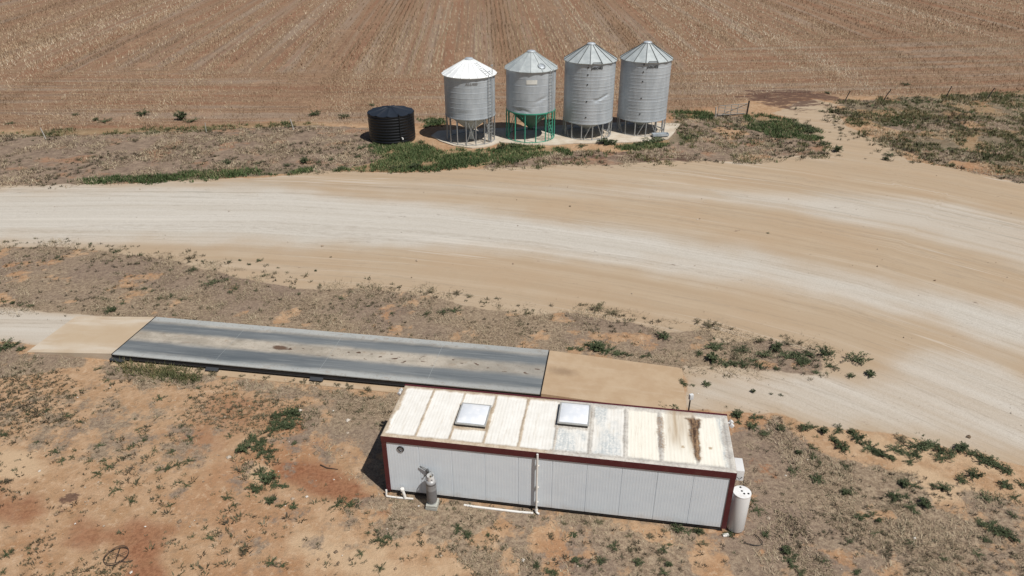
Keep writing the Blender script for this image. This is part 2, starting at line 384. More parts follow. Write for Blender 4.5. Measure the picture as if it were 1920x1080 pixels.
g = G('ground_soil'); p = g.pos()
A = g.attr('za'); B = g.attr('zb'); Cc = g.attr('zc'); UV = g.attr('ruv').outputs['Vector']; FU = g.attr('fu').outputs['Vector']
def rgb(a):
    nd = g.n('ShaderNodeSeparateColor'); g.put(nd.inputs[0], a.outputs['Color']); return list(nd.outputs) + [a.outputs['Alpha']]
a_sand, a_grav, a_lit, a_red = rgb(A); b_dark, b_green, b_field, b_pale = rgb(B); c_ver, c_head, c_bare, _ = rgb(Cc)
nX = g.noise(p, 22, 3, .6); nF = g.noise(p, 6.5, 5, .65); nM = g.noise(p, 1.3, 5, .6); nL = g.noise(p, .17, 4, .55)
nW = g.noise(p, .5, 4, .6, .6)
def mask(z, noise, amp, w): return g.step(g.math('MULTIPLY_ADD', g.math('SUBTRACT', noise, .5), amp, z), .5 - w, .5 + w)
# bare soil
soil = g.mix(g.step(nM, .3, .7), (.322, .194, .106), (.405, .272, .168))
soil = g.mix(g.math('MULTIPLY', g.step(nL, .48, .66), .65), soil, (.285, .136, .064))
soil = g.mix(g.math('MULTIPLY', g.step(nF, .53, .72), .55), soil, (.17, .115, .07))
soil = g.mix(g.math('MULTIPLY', g.step(nX, .55, .75), .35), soil, (.47, .35, .24))
nQ = g.noise(p, 3.1, 6, .72)
soil = g.mix(g.math('MULTIPLY', g.step(nQ, .52, .66), .5), soil, (.215, .150, .095))
soil = g.mix(g.math('MULTIPLY', g.step(nQ, .47, .36), .6), soil, (.46, .335, .225))
soil = g.mix(g.math('MULTIPLY', mask(b_pale, nM, .7, .3), .8), soil, (.46, .335, .215))
soil = g.mix(g.math('MULTIPLY', mask(a_red, nW, 1.0, .4), g.math('MULTIPLY_ADD', nM, 1.0, .3, clamp=True)), soil, g.mix(g.step(nF, .35, .65), (.165, .062, .030), (.275, .125, .066)))
# dry litter
litc = g.ramp(nF, [(.28, (.10, .072, .05)), (.44, (.19, .142, .10)), (.56, (.272, .208, .143)), (.72, (.385, .31, .215))])
litc = g.mix(g.math('MULTIPLY', g.step(nX, .5, .7), .5), litc, (.36, .30, .225))
litc = g.mix(g.math('MULTIPLY', g.step(nX, .5, .32), .5), litc, (.085, .062, .043))
litc = g.mix(g.math('MULTIPLY', g.step(nQ, .52, .68), .55), litc, (.105, .078, .06))
litc = g.mix(g.math('MULTIPLY', g.step(nQ, .46, .36), .45), litc, (.335, .265, .185))
litc = g.mix(g.math('MULTIPLY', g.step(nL, .42, .62), .45), litc, (.165, .125, .108))
col = g.mix(g.math('MULTIPLY', mask(a_lit, g.noise(p, 1.0, 7, .72), 2.3, .14), .92), soil, litc)
# far verges
vc = g.ramp(g.noise(g.vmul(p, (1, .8, 1)), 1.1, 6, .7), [(.3, (.115, .083, .063)), (.46, (.20, .146, .108)), (.6, (.265, .198, .144)), (.75, (.36, .275, .195))])
vc = g.mix(g.math('MULTIPLY', g.step(nF, .52, .66), .6), vc, (.125, .095, .068))
vc = g.mix(g.math('MULTIPLY', g.step(nQ, .50, .64), .6), vc, (.15, .112, .082))
vc = g.mix(g.math('MULTIPLY', g.step(nQ, .46, .34), .45), vc, (.36, .285, .20))
vc = g.mix(g.math('MULTIPLY', g.step(g.noise(p, .33, 5, .6), .53, .65), .6), vc, (.30, .16, .09))
col = g.mix(mask(c_ver, nM, 1.0, .2), col, vc)
# graded sand and gravel with marks that follow the road
st1 = g.noise(g.vmul(UV, (.035, 1.1, 1)), 1.0, 5, .6); st2 = g.noise(g.vmul(UV, (.10, 5.0, 1)), 1.0, 4, .6)
st3 = g.noise(g.vmul(UV, (.02, .35, 1)), 1.0, 3, .5)
sandc = g.mix(g.step(st1, .22, .78), (.352, .265, .178), (.41, .322, .228))
sandc = g.mix(g.math('MULTIPLY', g.step(nL, .4, .65), .4), sandc, (.375, .268, .172))
sandc = g.mix(g.math('MULTIPLY', g.step(nM, .5, .75), .3), sandc, (.33, .245, .16))
sandc = g.mix(g.math('MULTIPLY', g.step(nX, .56, .74), .3), sandc, (.25, .19, .13))
gravc = g.mix(g.step(st1, .22, .75), (.425, .39, .335), (.495, .465, .415))
gravc = g.mix(g.math('MULTIPLY', g.step(st2, .54, .7), .16), gravc, (.36, .325, .275))
gravc = g.mix(g.math('MULTIPLY', g.step(nX, .5, .68), .5), gravc, (.30, .265, .225))
gravc = g.mix(g.math('MULTIPLY', g.step(nX, .48, .3), .45), gravc, (.60, .55, .48))
gm = g.step(g.math('ADD', a_grav, g.math('ADD', g.math('MULTIPLY', g.math('SUBTRACT', st1, .5), .45), g.math('MULTIPLY', g.math('SUBTRACT', g.noise(g.vmul(UV, (.03, .12, 1)), 1.0, 4, .6), .5), .9))), -.02, 1.02)
road = g.mix(gm, sandc, gravc)
tyre = g.math('MULTIPLY', g.step(g.noise(g.vmul(UV, (.16, 4.2, 1)), 1.0, 3, .5), .60, .68), g.step(g.sep(UV)[1], 2.5, 4.5))
road = g.mix(g.math('MULTIPLY', tyre, g.math('MULTIPLY', a_grav, .65)), road, (.14, .135, .11))
nZ = g.noise(p, 42, 2, .6); zk = g.math('MULTIPLY_ADD', nZ, .9, .55); zc_ = g.n('ShaderNodeCombineXYZ'); [g.put(zc_.inputs[i_], zk) for i_ in range(3)]
col = g.mix(1.0, col, zc_.outputs[0], 'MULTIPLY')
def contour(sc_, w_):
    n_ = g.noise(g.vmul(UV, sc_), 1.0, 2, .4); return g.step(g.math('ABSOLUTE', g.math('SUBTRACT', n_, .5)), w_, w_ * .3)
ct = g.math('MAXIMUM', contour((.012, .42, 1), .010), g.math('MAXIMUM', contour((.02, .30, 1), .007), contour((.009, .75, 1), .016)))
tread = g.step(g.noise(g.vmul(UV, (1.2, 6, 1)), 1.0, 4, .7), .38, .62)
road = g.mix(g.math('MULTIPLY', g.math('MULTIPLY', ct, tread), .34), road, (.25, .205, .155))
ct2 = g.math('MAXIMUM', contour((.011, .5, 1.0), .006), contour((.015, .9, 1), .012)); ct2 = g.math('MULTIPLY', ct2, g.step(g.noise(g.vmul(UV, (.05, .2, 1)), 1.0, 3, .6), .5, .62))
road = g.mix(g.math('MULTIPLY', ct2, .35), road, (.56, .52, .46))
col = g.mix(mask(a_sand, g.noise(p, 1.1, 6, .7), .75, .12), col, road)
# paddock
fr_, fh_, _ = g.sep(FU); px_, py_, _ = g.sep(p)
def lanes(c_, along, k, al, det=3):
    cb = g.n('ShaderNodeCombineXYZ'); g.put(cb.inputs[0], g.math('MULTIPLY', c_, k)); g.put(cb.inputs[1], g.math('MULTIPLY', along, al)); return g.noise(cb.outputs[0], 1.0, det, .6)
def mixf(f, a, b): return g.math('ADD', g.math('MULTIPLY', a, g.math('SUBTRACT', 1, f)), g.math('MULTIPLY', b, f))
ln1 = mixf(c_head, lanes(fr_, py_, .30, .006), lanes(fh_, px_, .42, .02))
ln2 = mixf(c_head, lanes(fr_, py_, 1.3, .012), lanes(fh_, px_, 1.3, .03))
wv = g.math('ABSOLUTE', g.math('SUBTRACT', g.math('FRACT', g.math('MULTIPLY', fr_, 1 / 9.2)), .5))      # pairs of wheel tracks every 9 m
wt_ = g.math('MULTIPLY', g.step(g.math('ABSOLUTE', g.math('SUBTRACT', wv, .11)), .042, .018), g.math('SUBTRACT', 1, c_head))
fc = g.mix(g.step(nM, .3, .7), (.182, .107, .065), (.252, .160, .098))
fc = g.mix(g.math('MULTIPLY', g.step(ln1, .49, .62), .6), fc, (.255, .20, .155))
fc = g.mix(g.math('MULTIPLY', g.step(ln1, .48, .37), .6), fc, (.20, .092, .052))
fc = g.mix(g.math('MULTIPLY', g.step(ln2, .53, .64), .6), fc, (.14, .088, .058))
fc = g.mix(g.math('MULTIPLY', wt_, .4), fc, (.20, .10, .06))
fc = g.mix(g.math('MULTIPLY', g.step(nL, .56, .68), .4), fc, (.32, .195, .12))
fc = g.mix(g.math('MULTIPLY', g.step(nF, .5, .68), .55), fc, (.42, .335, .235))
fc = g.mix(g.math('MULTIPLY', g.step(nF, .47, .33), .6), fc, (.10, .06, .04))
col = g.mix(g.math('MULTIPLY', b_field, g.math('SUBTRACT', 1, c_bare)), col, fc)
col = g.mix(g.math('MULTIPLY', mask(b_green, nQ, 1.6, .25), .32), col, (.10, .10, .05))
col = g.mix(g.math('MULTIPLY', mask(g.math('MULTIPLY', b_dark, .66), g.noise(g.vmul(p, (.4, 1.0, 1)), 1.1, 7, .8), 3.0, .1), .85), col, g.mix(nF, (.055, .028, .022), (.12, .07, .052)))
hgt = g.math('ADD', g.math('MULTIPLY', nF, .6), g.math('ADD', g.math('MULTIPLY', nX, .25), g.math('MULTIPLY', nM, .8)))
bs = g.math('SUBTRACT', 1.0, g.math('MULTIPLY', a_sand, .75))
bn = g.n('ShaderNodeBump'); g.put(bn.inputs['Strength'], g.math('MULTIPLY', bs, .75)); bn.inputs['Distance'].default_value = .07
g.put(bn.inputs['Height'], hgt); g.t.links.new(bn.outputs[0], g.bs.inputs['Normal'])
M['ground'] = g.fin(col, .95, 0, .15)
fast_mesh('ground', verts, faces, [M['ground']], attrs={'za': ('FLOAT_COLOR', za), 'zb': ('FLOAT_COLOR', zb), 'zc': ('FLOAT_COLOR', zc),
          'ruv': ('FLOAT_VECTOR', np.stack([U, V, V * 0], 1)), 'fu': ('FLOAT_VECTOR', fu)}, smooth=True, kind='structure')

# ------------------------------------------------------------------ site hut
def grid_surface(name, xs, ys, zf, mats, parent, attrs, **k):
    A_, B_ = np.meshgrid(xs, ys); a, b = A_.ravel(), B_.ravel()
    v = np.stack([a, b, zf(a, b)], 1); i = np.arange(len(xs) * len(ys)).reshape(len(ys), len(xs))
    f = np.stack([i[:-1, :-1].ravel(), i[:-1, 1:].ravel(), i[1:, 1:].ravel(), i[1:, :-1].ravel()], 1)
    return fast_mesh(name, v, f, mats, parent, {n_: (t_, fn(a, b)) for n_, (t_, fn) in attrs.items()}, **k)

hut = empty('site_hut', hw(0, 0), HYAW, label='long white portable hut with maroon trim and a stained cream roof', cat='hut')
# wall material
g = G('hut_wall_sheet'); p = g.obj()
c = g.mix(g.step(g.noise(g.vmul(p, (.5, .5, .8)), 2.2, 5), .3, .7), (.61, .67, .72), (.65, .71, .755))
low = g.step(g.math('ADD', g.sep(p)[2], g.math('MULTIPLY', g.noise(p, 3, 4), .5)), .75, .3)
c = g.mix(g.math('MULTIPLY', low, .45), c, (.45, .37, .28))
c = g.mix(g.math('MULTIPLY', g.step(g.noise(g.vmul(p, (9, 9, .6)), 1, 4), .6, .72), .12), c, (.40, .41, .42))
c = g.mix(g.math('MULTIPLY', g.step(g.noise(p, 30, 2), .68, .75), .25), c, (.3, .3, .3))
M['wall'] = g.fin(c, .45)
def ribbed(name, L, z0, z1, axis_x, off, sgn, seam):
    """vertical sheet with fine ribs; runs along x (axis_x) or y"""
    pr = []; x = 0.0; pitch = .102
    joints = np.arange(seam, L - .05, seam)
    t = 0.0
    pts = [(0, 0)]
    ks = np.arange(pitch, L - .02, pitch)
    for k in ks:
        pts += [(k - .018, 0), (k - .010, .0016), (k + .010, .0016), (k + .018, 0)]
    for j in joints:
        pts = [q for q in pts if abs(q[0] - j) > .03] + [(j - .012, 0), (j - .007, -.012), (j + .007, -.012), (j + .012, 0)]
    pts = sorted(pts) + [(L, 0)]
    m = MB(); vs = []; fs = []
    for (a, o) in pts:
        for z in (z0, z1):
            vs.append((a, off - sgn * o, z) if axis_x else (off - sgn * o, a, z))
    for i in range(len(pts) - 1):
        q = (2 * i, 2 * i + 2, 2 * i + 3, 2 * i + 1); fs.append(q)
    m.add(vs, fs); return m
WO = .03   # sheets sit this far behind the frame faces
m = ribbed('wall', HL - .3, HG, HH - .22, True, WO, 1, 1.193)
m.build('wall', M['wall'], hut, loc=(.15, 0, 0))
m = ribbed('wall', HL - .3, HG, HH - .22, True, HW - WO, -1, 1.193); m.build('wall', M['wall'], hut, loc=(.15, 0, 0))
m = ribbed('wall', HW - .3, HG, HH - .22, False, WO, 1, 1.19); m.build('wall', M['wall'], hut, loc=(0, .15, 0))
m = ribbed('wall', HW - .3, HG, HH - .22, False, HL - WO, -1, 1.19); m.build('wall', M['wall'], hut, loc=(0, .15, 0))
# frame: posts and fascia
PW = .17
for (px, py) in ((0, 0), (HL, 0), (0, HW), (HL, HW)):
    m = MB(); cx = px + (PW / 2 if px == 0 else -PW / 2); cy = py + (PW / 2 if py == 0 else -PW / 2)
    m.box((cx, cy, (HG - .04 + HH - .262) / 2), (PW, PW, HH - .262 - HG + .04), bev=.008)
    m.build('corner_post', M['maroon'], hut)
FH = .26
m = MB(); m.box((HL / 2, .05, HH - FH / 2 - .002), (HL + .02, .12, FH), bev=.01); m.build('fascia', M['maroon'], hut)
m = MB(); m.box((HL / 2, HW + .005, HH - FH / 2 + .04), (HL + .02, .10, FH), bev=.01); m.build('fascia', M['maroon'], hut)
for ex in (.05, HL - .05):
    m = MB(); m.box((ex, HW / 2, HH - FH / 2 - .002), (.116, HW - .225, FH - .003), bev=.01); m.build('fascia', M['maroon'], hut)
# underframe and piers
m = MB()
for yy in (.12, HW - .12): m.box((HL / 2, yy, .175), (HL - .4, .12, .16))
for xx in np.linspace(.5, HL - .5, 9): m.box((xx, HW / 2, .19), (.08, HW - .5, .1))
m.box((HL / 2, HW / 2, .245), (HL - .1, HW - .1, .03))
m.build('underframe', M['steel_dark'], hut)
for xx in (.35, 3.2, 6.1, 9.0, HL - .35):
    for yy in (.28, HW - .28):
        m = MB(); m.box((xx, yy, .045), (.38, .3, .11), bev=.01); m.build('pier', M['concrete'], hut)
# roof sheet with sealant, flaking and rust
SEAMS = np.arange(1, 10) * 1.2228
SKY = [(2.50, .90, 3.60, 2.10), (6.13, 1.50, 7.24, 2.70)]
def rz(x, y):
    rib = np.abs(((x / .122) % 1) - .5); zz = HH + .010 + .0055 * sstep(.36, .44, rib)
    edge = np.minimum(np.minimum(x, HL - x), np.minimum(y, HW - y))
    zz = np.where(edge < .17, HH + .03 + .006 * vnoise(x, y, 6, 3), zz)
    for s in SEAMS: zz = np.where(np.abs(x - s) < .04, HH + .026 + .004 * vnoise(x, y, 12, 8), zz)
    zz = np.where(edge < .002, HH + .002, zz)
    return zz + .004 * (vnoise(x, y, 1.3, 2) - .5)
def f_seal(x, y):
    w_ = vnoise(x, y, 2.6, 4, 4) - .5; w2 = vnoise(x, y, 9, 14, 3) - .5
    e = np.minimum(y, HW - y); e2 = np.minimum(x, HL - x)
    wd = np.where(x > 6, .24, .17)
    s = sstep(.05, -.05, e - wd - .10 * w_ - .05 * w2)
    s = np.maximum(s, sstep(.05, -.05, e2 - np.where(x > 6, .27, .16) - .2 * w_ - .06 * w2))
    for i, k in enumerate(SEAMS):
        s = np.maximum(s, sstep(.025, -.025, np.abs(x - k + .06 * (vnoise(y, y * 0 + i, 1.2, 5) - .5)) - (.042, .042, .05, .055, .055, .08, .085, .085, .05)[i] - .05 * w_ - .05 * w2))
    for (a, b, c_, d_) in SKY:
        q = np.maximum(np.maximum(a - x, x - c_), np.maximum(b - y, y - d_)); s = np.maximum(s, sstep(.03, -.03, q - .11 - .1 * w_))
    return s
def f_bare(x, y):   # weathered blue grey panels
    b = .8 * sstep(5.95, 6.15, x) * sstep(8.5, 8.35, x) * sstep(.42, .66, vnoise(x, y * .45, 2.6, 31, 4) + .12 * sstep(1.6, 1.0, y))
    return np.maximum(b, sstep(11.75, 11.95, x + .2 * (vnoise(x, y, 2.5, 9) - .5)) * .9)
def f_stain(x, y):
    n1 = vnoise(x, y, 3, 41, 4) - .5
    c0 = 11.00 + .03 * np.sin(y * 3); w0 = np.interp(y, [.25, .5, 1.2, 2.1, 2.55, 2.68, 2.8], [.06, .12, .15, .17, .24, .36, .04])
    s = sstep(.11, -.10, np.abs(x - c0 + .22 * n1) - w0) * sstep(.15, .5, y) * sstep(2.85, 2.55, y)
    s2 = .58 * sstep(.07, -.05, np.abs(x - 9.79 + .1 * n1) - .13 - .05 * n1) * sstep(.5, .9, y + .3 * n1) * sstep(2.75, 2.5, y)
    return np.maximum(s, s2)
def f_yellow(x, y):
    st = vnoise(x * 9, y * .8, 1, 51, 3)
    a = sstep(9.9, 10.2, x) * sstep(11.2, 10.9, x) * sstep(.4, 2.2, y + 1.2 * (st - .5))
    spots = sstep(.03, .0, np.sqrt((x - 10.53) ** 2 + (y - 1.03) ** 2) - .05) + sstep(.03, 0, np.sqrt((x - 11.47) ** 2 + (y - 1.12) ** 2) - .05)
    return np.maximum(.75 * a * (.4 + st), spots)
g = G('hut_roof_paint'); p = g.obj(); a1 = g.attr('roof_mask'); ns = g.n('ShaderNodeSeparateColor'); g.put(ns.inputs[0], a1.outputs['Color'])
seal, bare_, stain = ns.outputs; yel = a1.outputs['Alpha']
nF2 = g.noise(p, 14, 5, .65); nM2 = g.noise(p, 2.0, 5, .6); nS = g.noise(g.vmul(p, (9, .9, 1)), 1.6, 4, .6)
sx, sy, _ = g.sep(p)
c = g.mix(g.step(nM2, .35, .68), (.69, .67, .62), (.75, .735, .69))
c = g.mix(g.math('MULTIPLY', g.step(sx, 8.4, 8.8), .6), c, (.78, .735, .615))
c = g.mix(g.math('MULTIPLY', g.step(nS, .52, .72), .42), c, (.54, .475, .38))
c = g.mix(g.math('MULTIPLY', g.step(nF2, .6, .78), .35), c, (.50, .44, .36))
c = g.mix(g.math('MULTIPLY', bare_, g.step(g.math('ADD', nF2, g.math('MULTIPLY', nS, .6)), .55, .95)), c, (.40, .44, .45))
sc = g.mix(g.step(nM2, .35, .65), (.35, .27, .185), (.50, .42, .32))
sc = g.mix(g.step(sx, 5.6, 6.4), sc, g.mix(g.step(nM2, .4, .62), (.42, .40, .365), (.54, .515, .465)))
sc = g.mix(g.math('MULTIPLY', g.step(nF2, .5, .7), .6), sc, (.27, .2, .135))
sc = g.mix(g.math('MULTIPLY', g.step(nF2, .45, .3), .5), sc, (.66, .60, .52))
c = g.mix(seal, c, sc)
c = g.mix(g.math('MULTIPLY', yel, .75), c, (.30, .19, .08))
c = g.mix(g.step(g.math('MULTIPLY_ADD', g.math('SUBTRACT', nF2, .5), 1.1, stain), .15, 1.0), c, g.mix(g.step(g.math('ADD', nF2, g.math('MULTIPLY', g.math('SUBTRACT', nS, .5), 1.2)), .3, .7), (.055, .028, .015), (.30, .19, .105)))
g.bump(nF2, .25, .01)
M['roof'] = g.fin(c, .6)
xs = np.unique(np.concatenate([np.arange(0, HL, .0305), [HL, .0001, HL - .0001]])); ys = np.unique(np.concatenate([np.arange(0, HW, .06), [HW, .0001, HW - .0001]]))
roof = grid_surface('roof', xs, ys, rz, [M['roof']], hut, {'roof_mask': ('FLOAT_COLOR', lambda x, y: np.stack([f_seal(x, y), f_bare(x, y), f_stain(x, y), f_yellow(x, y)], 1))}, smooth=True)
# skylights
g = G('skylight_acrylic'); p = g.obj()
c = g.mix(g.step(g.noise(p, 3, 5), .4, .7), (.66, .69, .73), (.78, .79, .80)); g.bs.inputs['Transmission Weight'].default_value = .0
g.bs.inputs['Coat Weight'].default_value = .3
M['acrylic'] = g.fin(c, .25)
M['sky_frame'] = simple('skylight_frame', (.42, .42, .40), .5, .3, var=.2)
M['kerb_dark'] = simple('skylight_kerb', (.05, .042, .036), .8)
for (a, b, c_, d_) in SKY:
    sk = empty('skylight', (0, 0, 0)); sk.parent = hut; sk.location = ((a + c_) / 2, (b + d_) / 2, HH)
    wx, wy = c_ - a, d_ - b
    m = MB(); m.box((0, 0, .07), (wx - .05, wy - .05, .13)); kb = m.build('kerb', M['kerb_dark'], sk)
    m = MB()
    for s in (-1, 1):
        m.box((0, s * (wy / 2 - .02), .155), (wx + .02, .06, .05), bev=.006); m.box((s * (wx / 2 - .02), 0, .155), (.06, wy - .082, .05), bev=.006)
    m.build('frame', M['sky_frame'], sk)
    n_ = 17; t = np.linspace(-1, 1, n_)
    fx = lambda u, v: .165 + .075 * (1 - np.abs(u / (wx / 2)) ** 3.5) * (1 - np.abs(v / (wy / 2)) ** 3.5)
    grid_surface('dome', t * (wx / 2 - .045), t * (wy / 2 - .045), fx, [M['acrylic']], sk, {}, smooth=True)
# fittings
m = MB(); m.tube([(5.6, -.075, HH - .02), (5.6, -.085, 2.4), (5.6, -.085, .10)], .038, 12)
for z in (2.2, 1.2, .5): m.box((5.6, -.045, z), (.13, .06, .03))
m.lathe([(.06, 0), (.06, .1), (.05, .12)], 12, (5.6, -.085, .10))
m.tube([(5.6, -.085, .12), (5.61, -.11, .07), (5.66, -.15, .055), (5.72, -.17, .05)], .042, 10)
m.build('downpipe', M['white_pvc'], hut, smooth=40)
# small round vent with half hood
m = MB()
VX, VZ = .68, HH - .53
ring = [(VX + .115 * cos(a), .005, VZ + .115 * sin(a)) for a in np.linspace(R(-50), R(175), 16)]
m.tube(ring, [.014 + .016 * sin(pi * i / 15) for i in range(16)], 8, 0)
m.tube([(VX - .11, -.002, VZ + .02), (VX - .03, -.004, VZ - .05), (VX + .06, -.002, VZ - .115)], [.008, .022, .008], 8, 0)
m.build('wall_vent', M['black_plastic'], hut, smooth=40)
# regulator bracket with hoses above the gas cylinder
RX, RZ = 1.60, 1.42
m = MB(); m.box((RX + .03, -.01, RZ - .05), (.07, .04, .18), bev=.008); m.lathe([(.0, -.03), (.045, -.03), (.05, 0), (.045, .03), (0, .03)], 14, (RX + .06, -.06, RZ - .02))
m.tube([(RX + .03, -.05, RZ - .1), (RX - .05, -.06, RZ + .03), (RX - .24, -.035, RZ + .13)], .016, 8); m.tube([(RX + .05, -.05, RZ + .02), (RX - .08, -.05, RZ + .12), (RX - .24, -.035, RZ + .16)], .013, 8)
m.tube([(RX + .02, -.06, RZ - .12), (RX - .04, -.08, RZ - .22), (RX - .1, -.05, RZ - .28)], .016, 8); m.box((RX + .07, -.03, RZ - .2), (.045, .04, .16), bev=.006)
m.build('regulator', simple('grey_fitting', (.12, .125, .13), .45, .4), hut, smooth=40)
m = MB(); m.tube([(RX + .1, -.06, RZ), (RX + .2, -.14, RZ + .05), (RX + .3, -.26, RZ - .03), (RX + .3, -.38, RZ - .15), (RX + .24, -.44, RZ - .20)], .011, 8)
m.tube([(RX + .1, -.06, RZ - .03), (RX + .16, -.16, RZ - .01), (RX + .22, -.3, RZ - .1), (RX + .22, -.42, RZ - .2)], .009, 8)
m.build('hose', simple('grey_hose', (.25, .25, .24), .5), hut, smooth=40)
# lamps at the ends
def lamp(x, y, z, sx_):
    m = MB(); m.box((x - sx_ * .06, y, z + .02), (.12, .06, .05), bev=.006)
    for s in (-1, 1):
        T = Matrix.Rotation(sx_ * R(38), 4, 'Y') @ Matrix.Rotation(s * R(12), 4, 'Z')
        m.box((x + sx_ * .06, y + s * .1, z), (.15, .12, .13), bev=.02, mat=T)
    m.build('floodlight', M['white_enamel'], hut, smooth=40)
lamp(HL + .12, HW - .12, HH - .25, 1); lamp(-.12, HW - .1, HH - .25, -1)
# air conditioner on the end wall
ac = empty('air_conditioner', (0, 0, 0)); ac.parent = hut; ac.location = (HL, .92, 2.13)
m = MB(); m.box((.20, 0, 0), (.38, .66, .44), bev=.02); m.build('case', M['white_enamel'], ac, smooth=40)
m = MB()
for i in range(9): m.box((.394, 0, -.14 + i * .035), (.012, .52, .012))
m.build('grille', M['sky_frame'], ac)
for yy in (-.22, .22):
    m = MB(); m.box((.15, yy, -.25), (.3, .04, .06)); m.build('bracket', M['white_enamel'], ac)
m = MB(); m.tube([(.34, -.335, -.05), (.25, -.37, -.12), (.12, -.36, -.02), (.02, -.34, -.1), (.0, -.33, -.4)], .012, 8); m.build('cable', M['black_plastic'], ac, smooth=40)

# ------------------------------------------------------------------ beside the hut
# gas cylinder on a block
blk = MB(); blk.box((0, 0, .06), (.42, .44, .12), bev=.01); blk.box((.01, .0, .168), (.41, .43, .09), rz=.03, bev=.01)
blk.build('concrete_block', M['concrete'], loc=hw(1.83, -.34), label='two stacked grey concrete slabs under the gas cylinder', cat='concrete block').rotation_euler.z = HYAW
g = G('gas_cylinder_paint'); p = g.obj(); z = g.sep(p)[2]
nz = g.noise(p, 7, 5)
zz = g.math('ADD', z, g.math('MULTIPLY', g.math('SUBTRACT', nz, .5), .05))
c = g.ramp(g.math('DIVIDE', zz, 1.35), [(.0, (.19, .19, .195)), (.47, (.16, .16, .165)), (.50, (.27, .275, .28)), (.66, (.25, .25, .255)), (.67, (.08, .08, .085)), (.70, (.10, .10, .10)), (.72, (.28, .285, .29)), (.80, (.33, .33, .33)), (.82, (.74, .74, .73)), (1, (.75, .75, .74))])
c = g.mix(g.math('MULTIPLY', g.step(nz, .52, .7), .35), c, (.11, .105, .10))
M['bottle'] = g.fin(c, .45, .15)
gc = empty('gas_cylinder', hw(1.83, -.34, .213), HYAW, label='tall grey gas cylinder with a white top in front of the hut wall', cat='gas cylinder')
m = MB(); pr = [(.0, .05), (.12, .05), (.17, .07), (.187, .13)] + [(.187, z_) for z_ in (.4, .7, .95)] + [(.187 * cos(a), .97 + .13 * sin(a)) for a in np.linspace(0, R(75), 7)] + [(0, 1.10)]
m.lathe(pr, 28); m.build('body', M['bottle'], gc, smooth=45)
m = MB(); m.lathe([(.15, .0), (.16, .0), (.165, .10), (.155, .10)], 24); m.build('foot_ring', M['galv_leg'], gc, smooth=40)
m = MB(); n0 = 24
for k in range(n0):
    a, b = 2 * pi * k / n0, 2 * pi * (k + 1) / n0
    lo = 1.07 if k % 8 in (3, 4) else 1.05; z0_ = 1.17 if k % 8 in (3, 4) else 1.06
    v8 = [(r_ * cos(t_), r_ * sin(t_), z_) for r_ in (.115, .125) for t_ in (a, b) for z_ in (z0_, 1.27)]
    m.add(v8, [(0, 1, 3, 2), (4, 6, 7, 5), (0, 2, 6, 4), (1, 5, 7, 3), (0, 4, 5, 1), (2, 3, 7, 6)])
m.build('collar', M['white_enamel'], gc)
m = MB(); m.lathe([(.03, 1.08), (.03, 1.16), (.02, 1.17), (.02, 1.2), (.035, 1.2), (.035, 1.23), (0, 1.235)], 12); m.tube([(0, 0, 1.14), (.06, -.04, 1.14)], .02, 8); m.build('valve', simple('brass_valve', (.2, .15, .08), .4, .7), gc, smooth=40)
# pipes
dp = MB(); dp.tube([(.03, -.10, .30), (.02, -.14, .07), (.06, -.16, .045), (.5, -.16, .04), (1.05, -.13, .035)], .038, 10)
dp.tube([(.75, -.16, .04), (.72, -.14, .2), (.66, -.12, .40)], .055, 12)
dp.lathe([(.0, -.02), (.075, -.02), (.08, .04), (.07, .07), (0, .075)], 14, (.655, -.118, .40))
o = dp.build('drain_pipe', M['white_pvc'], smooth=40, loc=hw(0, 0), label='white plastic drain pipe with a capped upright beside the hut corner', cat='pipe'); o.rotation_euler.z = HYAW
gp_ = MB(); gp_.tube([(2.95, -.10, -.01), (3.3, -.14, .01), (4.2, -.165, .03), (5.0, -.16, .025), (5.5, -.14, .03)], .045, 10)
o = gp_.build('waste_pipe', M['white_pvc'], smooth=40, loc=hw(0, 0), label='long white pipe lying on the ground along the hut wall', cat='pipe'); o.rotation_euler.z = HYAW
# hot water tank
wt = empty('water_heater', hw(12.585, .29), HYAW, label='white upright cylindrical hot water tank at the end of the hut', cat='water heater')
m = MB(); m.lathe([(0, .06), (.29, .06), (.305, .09), (.305, 1.66), (.29, 1.70)], 40); m.build('body', M['white_enamel'], wt, smooth=40)
m = MB(); m.lathe([(.0, 1.715), (.27, 1.71), (.305, 1.70), (.31, 1.675), (.307, 1.66)], 40); m.build('lid', simple('lid_enamel', (.68, .68, .67), .35, var=.08, dirt=(.4, .34, .26), dirt_amt=.3), wt, smooth=40)
for (a, r_) in ((R(100), .20), (R(-20), .21), (R(115), .02), (R(-60), .11)):
    m = MB(); m.lathe([(.035, 1.708), (.035, 1.725), (.022, 1.727), (0, 1.718)], 12, (r_ * cos(a), r_ * sin(a), 0)); m.build('port', M['black_plastic'], wt)
m = MB(); m.lathe([(.27, 0), (.27, .062)], 30, caps=(True, True)); m.build('base', M['steel_dark'], wt)
m = MB(); m.box((-.10, -.12, .03), (.22, .12, .05), rz=.3, bev=.008)
m.build('paving_block', M['white_pvc'], loc=hw(12.33, .0), label='small white slab on the ground at the foot of the hot water tank', cat='slab').rotation_euler.z = HYAW
# black hose in the grass
m = MB(); hp = [(7.95, 17.32), (8.1, 17.24), (8.25, 17.2), (8.42, 17.18), (8.54, 17.24), (8.58, 17.33), (8.55, 17.45), (8.48, 17.58), (8.40, 17.68)]
m.tube([(x, y, .05 + .015 * (i % 2)) for i, (x, y) in enumerate(hp)], .014, 8)
m.build('hose', M['black_plastic'], smooth=40, label='short curl of black hose in the dry grass by the hot water tank', cat='hose')
